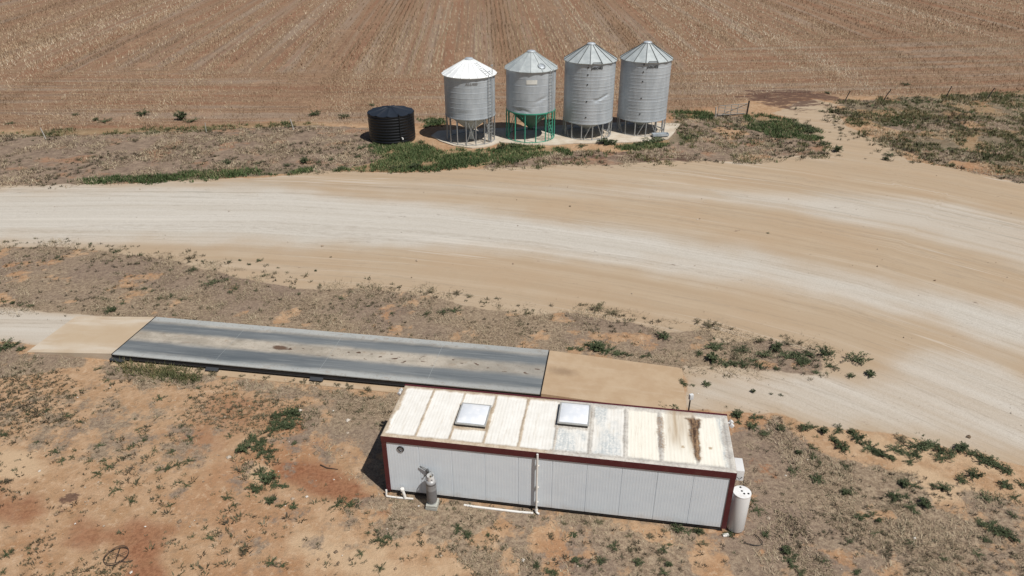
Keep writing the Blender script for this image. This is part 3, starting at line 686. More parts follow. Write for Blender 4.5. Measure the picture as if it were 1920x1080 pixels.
# wire coil
m = MB(); cc = Vector((-13.27, 16.74, 0)); 
for j in range(5):
    a_, b_ = .38 + .03 * random.random(), .33 + .04 * random.random(); ph = random.random() * 6; pts = []
    for k in range(25):
        t = 2 * pi * k / 24; q = Vector((a_ * cos(t), b_ * sin(t), .05 + .015 * j + .03 * sin(2 * t + ph))); q.rotate(Matrix.Rotation(.9, 3, 'Z')); pts.append(cc + q)
    m.tube(pts, .0065, 5, caps=False)
for a in (0.4, 1.6, 2.7): m.tube([cc + Vector((.36 * cos(a), .32 * sin(a), .14)), cc + Vector((-.3 * cos(a + .3), -.3 * sin(a + .3), .08))], .010, 5)
m.tube([cc + Vector((.2, -.22, .08)), cc + Vector((.42, -.22, .03)), cc + Vector((.62, -.16, .03))], .012, 5)
m.build('wire_coil', M['rust'], smooth=40, label='tangled coil of rusty wire lying on bare orange soil', cat='wire coil')
m = MB(); xa, ya = gp(601, 873); xb, yb = gp(634, 881)
m.tube([(xa, ya, .05), (xa * .6 + xb * .4, ya * .5 + yb * .5 - .05, .04), (xb, yb, .03)], [.02, .025, .012], 6)
m.build('stick', M['rust'], smooth=50, label='dark stick lying on the edge of the red soil patch', cat='stick')
# marker post behind the hut
mpx, mpy = 6.92, 22.25
mp = empty('marker_post', (mpx, mpy, 0), label='thin dark post with a small white box on top behind the hut', cat='post')
m = MB(); m.tube([(0, 0, 0), (.0, 0, 2.45)], .03, 8); m.build('pole', M['picket'], mp, smooth=40)
m = MB(); m.box((.02, 0, 2.52), (.16, .12, .24), rz=.3, bev=.015); m.build('box', M['white_enamel'], mp, smooth=40)

# ------------------------------------------------------------------ weighbridge
wb = empty('weighbridge', hw(-5.36, 8.23), HYAW, label='long flat steel truck weighbridge with worn dark wheel tracks', cat='weighbridge')
WL, WW, WZ = 20.6, 3.56, .40          # local x -10.3..10.3, y -1.78..1.78
g = G('weighbridge_deck'); p = g.obj(); sx, sy, sz = g.sep(p)
long_ = g.noise(g.vmul(p, (.12, 1.6, 1)), 1.0, 5, .6); nf = g.noise(p, 9, 5, .65); nm = g.noise(g.vmul(p, (.5, 1, 1)), 1.3, 5, .6)
fine = g.noise(g.vmul(p, (.5, 14, 1)), 1.0, 3, .5)
def track(cy, hwid):
    d = g.math('ABSOLUTE', g.math('SUBTRACT', sy, cy)); d = g.math('ADD', d, g.math('MULTIPLY', g.math('SUBTRACT', long_, .5), .28))
    d = g.math('ADD', d, g.math('MULTIPLY', g.math('SUBTRACT', nm, .5), .30))
    return g.step(d, hwid + .24, hwid - .22)
tr = g.math('MAXIMUM', track(.86, .40), track(-.95, .48))
dust = g.mix(g.step(nm, .38, .62), (.30, .265, .215), (.42, .375, .31))
edge = g.step(g.math('ABSOLUTE', sy), 1.2, 1.5)
dust = g.mix(edge, dust, g.mix(nm, (.30, .315, .31), (.40, .40, .375)))
dust = g.mix(g.math('MULTIPLY', g.step(nf, .53, .68), .5), dust, (.20, .165, .13))
dust = g.mix(g.math('MULTIPLY', g.step(g.noise(g.vmul(p, (.6, 1, 1)), 2.3, 5, .7), .54, .7), .5), dust, (.25, .185, .13))
dust = g.mix(g.math('MULTIPLY', g.step(g.math('ADD', sx, g.math('MULTIPLY', nm, 3)), 6.5, 11.5), .35), dust, (.22, .225, .22))
stl = g.mix(g.step(long_, .3, .7), (.075, .092, .106), (.145, .162, .172))
stl = g.mix(g.math('MULTIPLY', g.step(fine, .5, .75), .4), stl, (.27, .285, .29))
stl = g.mix(g.math('MULTIPLY', g.step(nf, .56, .74), .2), stl, (.3, .29, .27))
c = g.mix(g.math('MULTIPLY', tr, .93), dust, stl)
spot = g.math('MULTIPLY', g.step(g.noise(g.vmul(p, (1, 1.6, 1)), 2.6, 2, .4), .63, .68), g.step(g.math('ABSOLUTE', g.math('ADD', sy, .02)), .42, .25))
c = g.mix(g.math('MULTIPLY', spot, g.step(sx, -3.4, -2.2)), c, (.10, .065, .045))
big = g.n('ShaderNodeVectorMath', operation='DISTANCE'); g.put(big.inputs[0], g.vmul(p, (.55, 1.2, 0))); big.inputs[1].default_value = (-2.6 * .55, -.02, 0)
c = g.mix(g.step(g.math('MULTIPLY_ADD', nf, .2, big.outputs['Value']), .36, .26), c, (.12, .075, .05))
M['deck'] = g.fin(c, .6, .0, .4)
for i in range(4):                                     # four deck modules with welded joints
    m = MB(); x0 = -10.3 + i * 5.15; m.box((x0 + 2.575, 0, WZ - .02), (5.138, WW, .04)); m.build('deck_plate', M['deck'], wb)
M['weld'] = simple('pale_weld', (.34, .36, .36), .6)
for x in (-5.15, 0, 5.15):
    m = MB(); m.box((x, 0, WZ - .018), (.012, WW - .02, .03)); m.build('joint_weld', M['weld'], wb)
for s in (-1, 1):
    m = MB(); m.box((0, s * (WW / 2 - .10), WZ - .155), (WL - .02, .12, .224)); m.box((0, s * (WW / 2 - .06), WZ - .2505), (WL - .04, .14, .03)); m.build('side_beam', M['steel_dark'], wb)
m = MB()
for yy in (-.7, 0, .7): m.box((0, yy, WZ - .16), (WL - .1, .14, .22))
m.build('inner_beam', M['steel_dark'], wb)
for x in (-5.15, .0, 5.15):
    m = MB(); m.box((x - .02, -WW / 2 - .11, .15), (.62, .2, .03), bev=.006, mat=Matrix.Rotation(R(18), 4, 'X')); m.box((x - .02, -WW / 2 - .06, .09), (.6, .12, .1), bev=.006); m.build('load_cell_cover', M['cover'], wb)
m = MB(); m.box((-10.05, -WW / 2 - .1, .16), (.7, .2, .04), bev=.006, rz=-.12); m.box((-10.3, -WW / 2 - .06, .13), (.25, .16, .14), bev=.01); m.box((-9.8, -WW / 2 - .1, .11), (.3, .14, .08), rz=.2, bev=.01); m.build('load_cell_cover', M['cover'], wb)
for s in (-1, 1):
    m = MB(); m.box((s * 10.325, 0, WZ - .06), (.03, WW + .02, .14)); m.build('end_plate', M['steel_dark'], wb)
g = G('dusty_concrete'); p = g.pos(); n1 = g.noise(p, 1.1, 5, .6); n2 = g.noise(p, 14, 4, .6); dlc = g.obj(); n3 = g.noise(g.vmul(dlc, (.15, 1.5, 1)), 1.0, 5, .6)
c = g.mix(g.step(n1, .35, .66), (.375, .268, .17), (.42, .315, .21)); c = g.mix(g.math('MULTIPLY', g.step(n3, .5, .7), .7), c, (.45, .355, .255))
c = g.mix(g.math('MULTIPLY', g.step(n2, .55, .72), .25), c, (.33, .24, .15)); 
ds = g.n('ShaderNodeVectorMath', operation='DISTANCE'); g.put(ds.inputs[0], g.vmul(dlc, (.75, 1.6, 0))); ds.inputs[1].default_value = (5.75 * .75, 8.4 * 1.6, 0)
c = g.mix(g.math('MULTIPLY', g.step(g.math('MULTIPLY_ADD', n1, .5, ds.outputs['Value']), 1.0, .35), .6), c, (.20, .135, .085))
M['concrete_tan'] = g.fin(c, .9, 0, .2)
g = G('pale_concrete'); p = g.pos(); n1 = g.noise(p, .9, 5, .6); n2 = g.noise(p, 10, 4, .6)
c = g.mix(g.step(n1, .35, .66), (.44, .37, .285), (.53, .475, .395)); c = g.mix(g.math('MULTIPLY', g.step(n2, .55, .72), .25), c, (.36, .28, .2)); g.bump(n2, .2, .02)
M['concrete_pale'] = g.fin(c, .9, 0, .2)
def ramp(name, x0, x1, z0, z1, y0, y1, mat, **k):
    m = MB(); n_ = 12; vs = []
    for i in range(n_ + 1):
        t = i / n_; x = x0 + (x1 - x0) * t; z = z0 + (z1 - z0) * t
        vs += [(x, y0, -.05), (x, y1, -.05), (x, y1, z), (x, y0, z)]
    fs = []
    for i in range(n_):
        b = 4 * i; fs += [(b + 3, b + 7, b + 6, b + 2), (b, b + 4, b + 7, b + 3), (b + 2, b + 6, b + 5, b + 1)]
    fs += [(0, 3, 2, 1), tuple(4 * n_ + q for q in (0, 1, 2, 3))]
    m.add(vs, fs); o = m.build(name, mat, loc=hw(0, 0), **k); o.rotation_euler.z = HYAW; return o
ramp('concrete_ramp', 4.995, 11.3, .39, .03, 6.5, 10.0, M['concrete_tan'], label='plain tan concrete ramp at the gravel end of the weighbridge', cat='ramp')
M['concrete_cream'] = None
g = G('cream_concrete'); p = g.pos(); dlc = g.obj(); sx, sy, _ = g.sep(dlc); n1 = g.noise(p, .8, 5, .6); n2 = g.noise(p, 14, 4, .6); n3 = g.noise(g.vmul(dlc, (.2, 1.2, 1)), 1.0, 5, .6)
c = g.mix(g.step(n1, .35, .66), (.44, .345, .245), (.48, .395, .295)); c = g.mix(g.step(n3, .45, .66), c, (.52, .455, .37))
wet = g.math('MULTIPLY', g.step(g.math('ABSOLUTE', g.math('SUBTRACT', sy, g.math('ADD', 8.1, g.math('MULTIPLY', n3, .3)))), 1.0, .6), g.step(sx, -20.6, -19.0))
c = g.mix(g.math('MULTIPLY', wet, .6), c, (.42, .315, .205)); c = g.mix(g.math('MULTIPLY', g.step(n2, .55, .72), .2), c, (.36, .28, .18))
M['concrete_cream'] = g.fin(c, .9, 0, .2)
ramp('concrete_ramp', -20.4, -15.72, .012, .39, 6.5, 10.0, M['concrete_cream'], label='short cream concrete ramp at the far end of the weighbridge from the hut', cat='ramp')
m = MB(); m.box((-5.36, 8.1, .0), (20.5, 4.1, .06)); o = m.build('footing_slab', M['concrete_tan'], loc=hw(0, 0), kind='structure'); o.rotation_euler.z = HYAW

# ------------------------------------------------------------------ silos
pad = gpoly([(808,256),(826,266),(850,274),(885,279),(915,276),(938,268),(950,269),(985,273),(1040,273),(1075,270),(1110,270),(1180,268),(1235,265),(1252,262),(1262,252)])
m = MB(); back = [(17.0, 70.8), (12.5, 71.6), (7, 70.6), (1.8, 69.6), (-3.8, 69.0), (-7.2, 68.2)]
out = [tuple(q) for q in pad] + back; n_ = len(out)
vs = [(x, y, .09) for x, y in out] + [(x, y, -.05) for x, y in out]
m.add(vs, [tuple(range(n_))] + [(i + n_, (i + 1) % n_ + n_, (i + 1) % n_, i) for i in range(n_)])
m.build('concrete_pad', M['concrete_pale'], kind='structure')
PZ = .09
def text_mesh(txt, width, height, th=.006):
    cu = bpy.data.curves.new('lettering', 'FONT'); cu.body = txt; cu.align_x = 'CENTER'; cu.align_y = 'CENTER'; cu.extrude = th; cu.offset = .05; cu.space_character = 1.24
    ob = bpy.data.objects.new('lettering', cu); COL.objects.link(ob); dg = bpy.context.evaluated_depsgraph_get()
    me = bpy.data.meshes.new_from_object(ob.evaluated_get(dg)); bpy.data.objects.remove(ob); bpy.data.curves.remove(cu)
    vs = [v.co.copy() for v in me.vertices]; fs = [tuple(p.vertices) for p in me.polygons]; bpy.data.meshes.remove(me)
    x0, x1 = min(v.x for v in vs), max(v.x for v in vs); y0, y1 = min(v.y for v in vs), max(v.y for v in vs)
    return [((v.x - (x0 + x1) / 2) * width / (x1 - x0), (v.y - (y0 + y1) / 2) * height / (y1 - y0), v.z) for v in vs], fs
FRONT = -pi / 2
def on_wall(r, ang, z, du=0.0, dz=0.0, dr=0.0):   # ang measured to the right of the silo's front
    a = FRONT + ang + du / r; return ((r + dr) * cos(a), (r + dr) * sin(a), z + dz)
def silo(cx, cy, Rw, zb, ze, za_, wall_mat, roof_mat, leg_mat, hop_mat, nseg, nleg, Rl, bands, label, dents=(), hop=(2.2, .9), ribmat=None, fine=0.0, overhang=.12, legw=.07, vbrace=False, rot=0.0):
    ry = atan2(cx, cy) * -1                       # front faces the viewer's side of the yard
    s = empty('silo', (cx, cy, PZ), ry, label=label, cat='silo'); zb -= PZ; ze -= PZ; za_ -= PZ
    # wall: ribbed sheet with dents
    na = 128; zs = [zb]
    bz = np.arange(zb + bands, ze - .05, bands)
    for z in bz: zs += [z - .03, z - .012, z + .012, z + .03]
    zs = np.unique(np.concatenate([np.array(zs), np.linspace(zb, ze, 60), [ze]])); th = np.arange(na + 1) * 2 * pi / na
    T_, Z_ = np.meshgrid(th, zs); t, z = T_.ravel(), Z_.ravel()
    r = np.full(t.shape, Rw)
    for b in bz: r += .008 * sstep(.03, .01, np.abs(z - b))
    if fine: r += .006 * np.sin(z * 2 * pi / fine)
    ang = (t - FRONT + pi) % (2 * pi) - pi
    for (da, dz_, wa, wz, amt, sl) in dents:
        q = ((ang - da) * Rw / wa) ** 2 + ((z - dz_ + PZ - sl * (ang - da) * Rw) / wz) ** 2; r -= amt * np.exp(-q)
    r += .008 * (vnoise(t * 3 + cx, z, 1.2, 11) - .5)
    vtx = np.stack([r * np.cos(t), r * np.sin(t), z], 1); ii = np.arange(len(zs) * (na + 1)).reshape(len(zs), na + 1)
    f = np.stack([ii[:-1, :-1].ravel(), ii[:-1, 1:].ravel(), ii[1:, 1:].ravel(), ii[1:, :-1].ravel()], 1)
    fast_mesh('wall', vtx, f, [wall_mat], s, smooth=True)
    # roof: faceted cone with ribs
    m = MB(); Ro = Rw + overhang; rc_ = .36; zt = za_ - .12; a0 = FRONT + pi / nseg * rot
    ev = [(Ro / cos(pi / nseg) * cos(a0 + 2 * pi * k / nseg), Ro / cos(pi / nseg) * sin(a0 + 2 * pi * k / nseg), ze - .05) for k in range(nseg)]
    tp = [(rc_ * cos(a0 + 2 * pi * k / nseg), rc_ * sin(a0 + 2 * pi * k / nseg), zt) for k in range(nseg)]
    lo = [(x * .995, y * .995, z - .05) for x, y, z in ev]; inn = [((Rw - .05) * cos(a0 + 2 * pi * k / nseg), (Rw - .05) * sin(a0 + 2 * pi * k / nseg), ze - .02) for k in range(nseg)]
    fs = []
    for k in range(nseg):
        j = (k + 1) % nseg; fs += [(k, j, nseg + j, nseg + k), (2 * nseg + k, 2 * nseg + j, j, k), (3 * nseg + k, 3 * nseg + j, 2 * nseg + j, 2 * nseg + k)]
    m.add(ev + tp + lo + inn, fs)
    for k in range(nseg):
        a, b = Vector(ev[k]), Vector(tp[k]); d = (b - a).normalized(); tn = d.cross(Vector((0, 0, 1))).normalized(); up = tn.cross(d) * -1
        if up.z < 0: up = -up
        w_ = .026; h_ = .045; q = [a + tn * w_, a - tn * w_, a - tn * w_ + up * h_, a + tn * w_ + up * h_, b + tn * w_ * .6, b - tn * w_ * .6, b - tn * w_ * .6 + up * h_, b + tn * w_ * .6 + up * h_]
        m.add(q, [(3, 2, 6, 7), (0, 3, 7, 4), (1, 5, 6, 2), (0, 1, 2, 3)], 1)
    m.build('roof', [roof_mat, ribmat or roof_mat], s)
    m = MB(); m.lathe([(.40, zt - .03), (.40, zt + .06), (.36, zt + .10), (.34, za_ + .0), (.25, za_ + .03), (0, za_ + .04)], 24); m.build('cap', M['galv'], s, smooth=35)
    m = MB(); m.lathe([(Rw + .012, zb - .06), (Rw + .03, zb - .05), (Rw + .03, zb + .05), (Rw + .012, zb + .06)], 64); m.lathe([(Rw - .02, zb - .06), (Rw + .012, zb - .06)], 64); m.build('bottom_ring', wall_mat if leg_mat is M['galv_leg'] else leg_mat, s, smooth=40)
    m = MB(); rt, zo = hop[0], hop[1] - PZ
    m.lathe([(rt, zb), (rt * .64, zb - (zb - zo) * .40), (rt * .635, zb - (zb - zo) * .415), (.22, zo), (.22, zo - .12)], 48); m.build('hopper', hop_mat, s, smooth=30)
    m = MB(); m.box((0, 0, zo - .16), (.55, .55, .10), bev=.01); m.box((.3, 0, zo - .16), (.3, .06, .05)); m.build('outlet_slide', M['steel_dark'] if leg_mat is M['green'] else M['galv_leg'], s)
    # legs
    for k in range(nleg):
        a = FRONT + 2 * pi * (k + .5) / nleg
        m = MB(); x, y = Rl * cos(a), Rl * sin(a); x2, y2 = (Rw - .02) * cos(a), (Rw - .02) * sin(a)
        m.tube([(x, y, .03), (x2, y2, zb + .02)], legw * .62, 4); m.box((x, y, .03), (.16, .16, .02), rz=a)
        m.build('leg', leg_mat, s)
    if vbrace:
        for c_ in vbrace:
            a = FRONT + c_
            for sg in (-1, 1):
                m = MB(); m.tube([(Rl * cos(a + sg * .15), Rl * sin(a + sg * .15), .05), (Rw * cos(a + sg * .40), Rw * sin(a + sg * .40), zb)] if False else [(Rl * cos(a + sg * .42), Rl * sin(a + sg * .42), .05), (Rw * cos(a + sg * .12), Rw * sin(a + sg * .12), zb)], .035, 6); m.build('brace', leg_mat, s)
    m = MB(); m.lathe([(Rl - .05, .0), (Rl + .04, .0), (Rl + .04, .05), (Rl - .05, .05), (Rl - .05, .0)], 64); m.build('base_ring', leg_mat, s, smooth=40)
    return s, zb, ze, za_
def xbrace(s, Rl, angs, z0, z1, mat, w=.03):
    for (a, b) in angs:
        a += FRONT; b += FRONT
        m = MB(); m.tube([(Rl * cos(a), Rl * sin(a), z0), (Rl * cos(b), Rl * sin(b), z1)], w, 6); m.build('brace', mat, s)
def ladder(s, r, ang, z0, z1, mat, w=.42, top=None, name='ladder', hoop=False):
    m = MB(); rr = r + .16
    for sg in (-1, 1):
        pts = [on_wall(rr, ang, z0, sg * w / 2), on_wall(rr, ang, z1, sg * w / 2)]
        if top: pts += [on_wall(r - .5, ang, z1 + top, sg * w / 2)]
        m.tube(pts, .03, 6)
    n_ = int((z1 - z0) / .3)
    for i in range(n_):
        z = z0 + .15 + .3 * i; m.tube([on_wall(rr, ang, z, -w / 2), on_wall(rr, ang, z, w / 2)], .016, 5)
    for z in np.arange(z0 + .4, z1, 1.2):
        for sg in (-1, 1): m.tube([on_wall(r, ang, z, sg * w / 2), on_wall(rr, ang, z, sg * w / 2)], .015, 5)
    if hoop:
        for z in np.arange(z0 + 2.2, z1 + .01, .8):
            pts = [on_wall(rr, ang, z, w / 2 * cos(t) * 1.6, 0, .62 * sin(t)) for t in np.linspace(0, pi, 9)]; m.tube(pts, .016, 5, caps=False)
    m.build(name, mat, s, smooth=40)
def lettering(s, r, ang, z, txt, wd, ht, mat, name='lettering'):
    vs, fs = text_mesh(txt, wd, ht); m = MB()
    m.add([on_wall(r, ang, z, x, y, .014 + max(h_, 0) * .5) for x, y, h_ in vs], fs); m.build(name, mat, s)

# one: bright roof, grey legs
s1, zb, ze, zt = silo(-3.85, 65.5, 2.30, 2.48, 6.18, 7.44, M['galv'], M['zinc_white'], M['galv_leg'], M['galv_dull'], 20, 16, 2.22, .46,
    'grey silo with a bright white roof beside the black water tank', dents=((-.3, 3.0, .7, .2, .03, .1),), hop=(2.15, .95), ribmat=M['zinc_white'], overhang=.16, legw=.075)
xbrace(s1, 2.2, ((-.20, .18), (.20, -.16), (.60, .95), (.95, .62), (-1.5, -1.2), (2.2, 2.6), (2.6, 2.2)), .1, zb, M['galv_leg'])
ladder(s1, 2.30, R(49), .9, ze + .1, M['galv_leg'], w=.5, hoop=False)
m = MB()
for sg in (-1, 1):
    m.tube([on_wall(2.35, R(46), ze + .06, sg * .24), on_wall(.6, R(46), zt - .30, sg * .24 * .6)], .022, 6)
for i in range(8):
    t = i / 8; r_ = 2.3 - 1.6 * t; m.tube([on_wall(r_, R(46), ze + .08 + (zt - .32 - ze) * t, -.2), on_wall(r_, R(46), ze + .08 + (zt - .32 - ze) * t, .2)], .014, 5)
m.build('roof_ladder', M['galv_leg'], s1, smooth=40)
m = MB(); m.tube([on_wall(2.3, R(62), ze, 0), on_wall(2.3, R(62), ze + .75, 0), on_wall(2.3, R(62), ze + .82, -.2)], .035, 6); m.tube([on_wall(2.3, R(62), ze + .8, -.2), on_wall(2.3, R(62), ze + .8, .14)], .05, 6); m.build('lid_lever', M['galv_leg'], s1, smooth=40)
m = MB(); x, y, _ = on_wall(2.05, R(58), 0); m.box((x, y, 1.2), (.38, .12, 2.2), rz=R(-20), bev=.01); m.build('control_panel', M['galv_dull'], s1)
m = MB(); m.box((.05, -.6, .55), (.42, .3, .75), bev=.02); m.build('outlet_chute', M['galv_dull'], s1)
lettering(s1, 2.32, R(4), 5.62 - PZ, 'ALLIED', 1.12, .20, M['faded_ink'])
# two: green legs
s2, zb, ze, zt = silo(1.74, 66.4, 2.28, 2.72, 6.50, 7.92, M['galv'], M['galv_dull'], M['green'], M['green_hopper'], 14, 14, 2.25, .62,
    'silo on bright green legs with a green hopper', dents=((.42, 4.0, .5, .14, .06, .35), (-.45, 3.0, .35, .16, .08, .1), (-.15, 2.95, .3, .12, .06, -.3), (.1, 3.3, .25, .2, .04, .5), (-.8, 3.1, .3, .15, .05, 0)), hop=(2.12, .95), ribmat=M['galv_dull'], rot=0, legw=.09)
xbrace(s2, 2.22, ((.32, .50), (.68, .50), (-.32, -.50), (-.68, -.50)), zb - .45, zb - .02, M['green'], .022)
xbrace(s2, 2.22, ((1.15, .72), (-1.2, -.75), (1.9, 2.4), (-1.9, -2.4)), .1, zb - .7, M['green'], .03)
ladder(s2, 2.28, R(50), zb + .1, ze + .05, M['galv_leg'], w=.46); ladder(s2, 2.28, R(50), .12, zb + .1, M['green'], w=.5, name='lower_ladder')
m = MB(); hp_ = Vector(on_wall(1.83, R(30), ze + .33)); T = Matrix.Rotation(FRONT + R(30), 4, 'Z') @ Matrix.Rotation(R(30), 4, 'Y')
pr = [(.0, .05), (.26, .05), (.30, .02), (.31, -.04)]; tmp = MB(); tmp.lathe(pr, 24); m.add([T @ Vector(v) + hp_ for v in tmp.v], tmp.f)
tmp = MB(); tmp.lathe([(.31, -.04), (.36, -.03), (.36, .03), (.32, .03)], 24); m.add([T @ Vector(v) + hp_ for v in tmp.v], tmp.f, 1); m.build('roof_hatch', [M['galv'], M['seam']], s2, smooth=40)
m = MB(); nq = 8; vs = []
for i in range(nq + 1):
    for z in (5.40 - PZ, 5.79 - PZ): vs.append(on_wall(2.30, R(2), z, -.49 + .98 * i / nq, 0, .012))
m.add(vs, [(2 * i, 2 * i + 2, 2 * i + 3, 2 * i + 1) for i in range(nq)]); m.build('name_panel', M['pale_label'], s2)
m = MB(); m.tube([on_wall(2.2, R(-52), .02, 0, 0, -.2), on_wall(2.2, R(-52), 1.6, 0, 0, -.2)], .045, 6); m.build('fill_pipe', simple('red_brown_pipe', (.10, .03, .025), .6), s2)
# three and four: taller pair
def tall(cx, cy, label, ze0, za0, dents, zb0):
    s, zb, ze, zt = silo(cx, cy, 2.33, zb0, ze0, za0, M['galv'], M['galv_dull'], M['galv_leg'], M['galv_dull'], 14, 14, 2.24, .305, label, dents=dents, hop=(2.05, .55), ribmat=M['seam'], legw=.085, vbrace=(R(17), R(75), R(-75), R(160), R(-160)), overhang=.10)
    lettering(s, 2.352, R(15.5), ze - .45, 'JAESCHKE', 1.06, .29, M['black_ink'])
    for z in (ze - .12, 6.60, 5.98, 5.12, 3.60, 2.15):
        if z < zb + .2: continue
        m = MB(); c_ = Vector(on_wall(2.35, R(-4), z)); T = Matrix.Rotation(FRONT + R(-4), 4, 'Z') @ Matrix.Rotation(R(90), 4, 'Y')
        tmp = MB(); tmp.lathe([(.0, .025), (.045, .025), (.062, .015), (.062, -.02)], 14); m.add([T @ Vector(v) + c_ for v in tmp.v], tmp.f); m.build('inspection_port', M['black_plastic'], s)
    m = MB(); m.tube([on_wall(2.33, R(15), ze - .06, -.40, 0, .13), on_wall(2.33, R(15), ze + .07, -.37, 0, .15), on_wall(2.33, R(15), ze + .07, .37, 0, .15), on_wall(2.33, R(15), ze - .06, .40, 0, .13)], .03, 6)
    for sg in (-1, 1): m.tube([on_wall(2.33, R(15), ze - .05, sg * .36, 0, .0), on_wall(2.33, R(15), ze - .04, sg * .36, 0, .13)], .025, 5)
    m.build('lid_bar', M['steel_dark'], s, smooth=40); return s, zb, ze, zt
s3, *_ = tall(7.20, 67.25, 'tall silo with black lettering and a creased dent low in its wall', 7.07, 8.44, ((.52, 3.95, .50, .12, .09, .38), (.30, 3.75, .3, .12, .05, -.25), (.78, 4.15, .2, .1, .06, .5)), 1.60)
s4, zb, ze, zt = tall(12.55, 68.5, 'tall undented silo with black lettering at the end of the row', 6.95, 8.36, (), 1.50)
ladder(s4, 2.24, R(64), .1, zb, M['galv_leg'], w=.5, name='lower_ladder')
tr_ = MB(); tr_.box((0, 0, .16), (1.55, .55, .03)); 
for s_ in (-1, 1): tr_.box((0, s_ * .27, .26), (1.55, .03, .22)); tr_.box((s_ * .77, 0, .26), (.03, .5, .22))
for i in range(12): tr_.box((-.7 + .127 * i, -.287, .26), (.03, .02, .2))
tr_.build('metal_trough', M['galv'], loc=(14.05, 66.15, .05), label='small ribbed grey metal trough in the weeds at the foot of a silo', cat='trough').rotation_euler.z = .12

# ------------------------------------------------------------------ black water tank
tk = empty('water_tank', (-11.25, 65.72, 0), label='squat ribbed black plastic water tank standing in green weeds', cat='water tank')
m = MB(); pr = [(2.1, 0)]; nb = 9
for i in range(nb):
    z0 = .08 + i * .262; pr += [(2.10, z0), (2.135, z0 + .06), (2.14, z0 + .13), (2.135, z0 + .20), (2.10, z0 + .25)]
pr += [(2.12, 2.46), (2.16, 2.48), (2.16, 2.58), (2.10, 2.60)]
m.lathe(pr, 72); m.build('body', M['black_poly'], tk, smooth=40)
m = MB(); n_ = 72; rr = [2.10, 1.6, 1.0, .45, .22]; zz_ = [2.60, 2.72, 2.86, 2.98, 3.02]; vs = []
for r_, z_ in zip(rr, zz_):
    for k in range(n_): a = 2 * pi * k / n_; vs.append((r_ * cos(a), r_ * sin(a), z_ + (.075 if k % 6 in (0,) else (.02 if k % 6 in (1, 5) else 0)) * (r_ > .3)))
fs = [(i * n_ + k, i * n_ + (k + 1) % n_, (i + 1) * n_ + (k + 1) % n_, (i + 1) * n_ + k) for i in range(4) for k in range(n_)] + [tuple(4 * n_ + k for k in range(n_))]
m.add(vs, fs); M['black_lid'] = simple('black_lid', (.013, .018, .027), .5, var=.25, scale=1.2); m.build('lid', M['black_lid'], tk, smooth=25)
m = MB(); m.lathe([(.24, 3.0), (.24, 3.07), (.2, 3.1), (0, 3.11)], 20); m.build('cap', M['black_lid'], tk, smooth=40)
m = MB(); a = FRONT + R(29); m.tube([(2.2 * cos(a), 2.2 * sin(a), .15), (2.2 * cos(a), 2.2 * sin(a), 2.75), (1.95 * cos(a), 1.95 * sin(a), 2.82)], .04, 8); m.build('overflow_pipe', M['black_plastic'], tk, smooth=40)
m = MB(); a = FRONT + R(33); m.tube([(2.1 * cos(a), 2.1 * sin(a), .62), (2.3 * cos(a), 2.3 * sin(a), .62), (2.3 * cos(a), 2.3 * sin(a), .50)], .06, 10); m.build('outlet', M['white_pvc'], tk, smooth=40)

# ------------------------------------------------------------------ gate and posts
gt = empty('farm_gate', (21.45, 73.8, 0), atan2(.65, 3.2), label='grey barred farm gate standing across the dirt track entrance', cat='gate')
GL = 3.2
m = MB(); M['gate'] = simple('dull_grey_gate', (.20, .21, .20), .6, var=.2)
m.tube([(0, 0, .18), (GL, 0, .22), (GL, 0, 1.22), (0, 0, 1.12), (0, 0, .18)], .038, 8); m.build('gate_frame', M['gate'], gt, smooth=50)
for i in range(1, 6):
    m = MB(); m.tube([(0, 0, .18 + .155 * i), (GL, 0, .22 + .165 * i)], .026, 6); m.build('rail', M['gate'], gt, smooth=50)
for x in (.75, 1.45, 2.2):
    m = MB(); m.tube([(x, 0, .19), (x, 0, 1.15)], .03, 6); m.build('upright', M['gate'], gt, smooth=50)
m = MB(); m.tube([(.55, .0, .24), (GL, 0, 1.18)], .03, 6); m.tube([(.1, -.03, .16), (GL - .2, -.03, .17)], .02, 6); m.build('brace', M['steel_dark'], gt, smooth=50)
def post(x, y, h, lean, mat, name, label, group, r=.05, tw=.16):
    o = empty(name, (x, y, 0), label=label, cat='fence post', group=group)
    m = MB(); m.tube([(0, 0, -.2), (lean * .5, .02, h * .5), (lean, .03, h)], r, 6); m.tube([(lean * .96, .03, h - .02), (lean * 1.0, .03, h + .03)], r * 1.15, 6); b = m.build('post', mat, o, smooth=40)
    return o
post(24.72, 74.5, 1.45, .05, M['picket'], 'gate_post', 'thick dark gate post at the hinge end of the farm gate', None, r=.085)
post(21.25, 73.7, 1.0, -.08, M['weathered'], 'gate_post', 'pale weathered gate post at the latch end of the farm gate', None, r=.07)
for (u0, v0, u1, v1, lb) in ((1582, 192, 1590, 172, 'dark leaning fence post beside the bare track'), (1655, 189, 1666, 170, 'dark leaning fence post, second one along from the bare track'), (1773, 183, 1779, 166, 'dark fence post, the most upright of the row, among green weeds'), (1850, 186, 1859, 164, 'dark leaning fence post farthest along the weedy fence line')):
    x, y = gp(u0, v0); h_ = 1.25; post(x, y, h_, (u1 - u0) * .058, M['picket'], 'fence_post', lb, 'dark posts of the old fence', r=.055)
for (u0, v0, lb) in ((86, 260, 'pale weathered fence post in the weeds well away from the tank'), (551, 243, 'pale weathered fence post nearest the black tank')):
    x, y = gp(u0, v0); post(x, y, 1.0, -.22, M['weathered'], 'fence_post', lb, 'pale posts of the old fence', r=.05)
x, y = gp(387, 248); post(x, y, .9, .03, M['weathered'], 'fence_post', 'grey thin fence post between the two paler ones', 'pale posts of the old fence', r=.035)

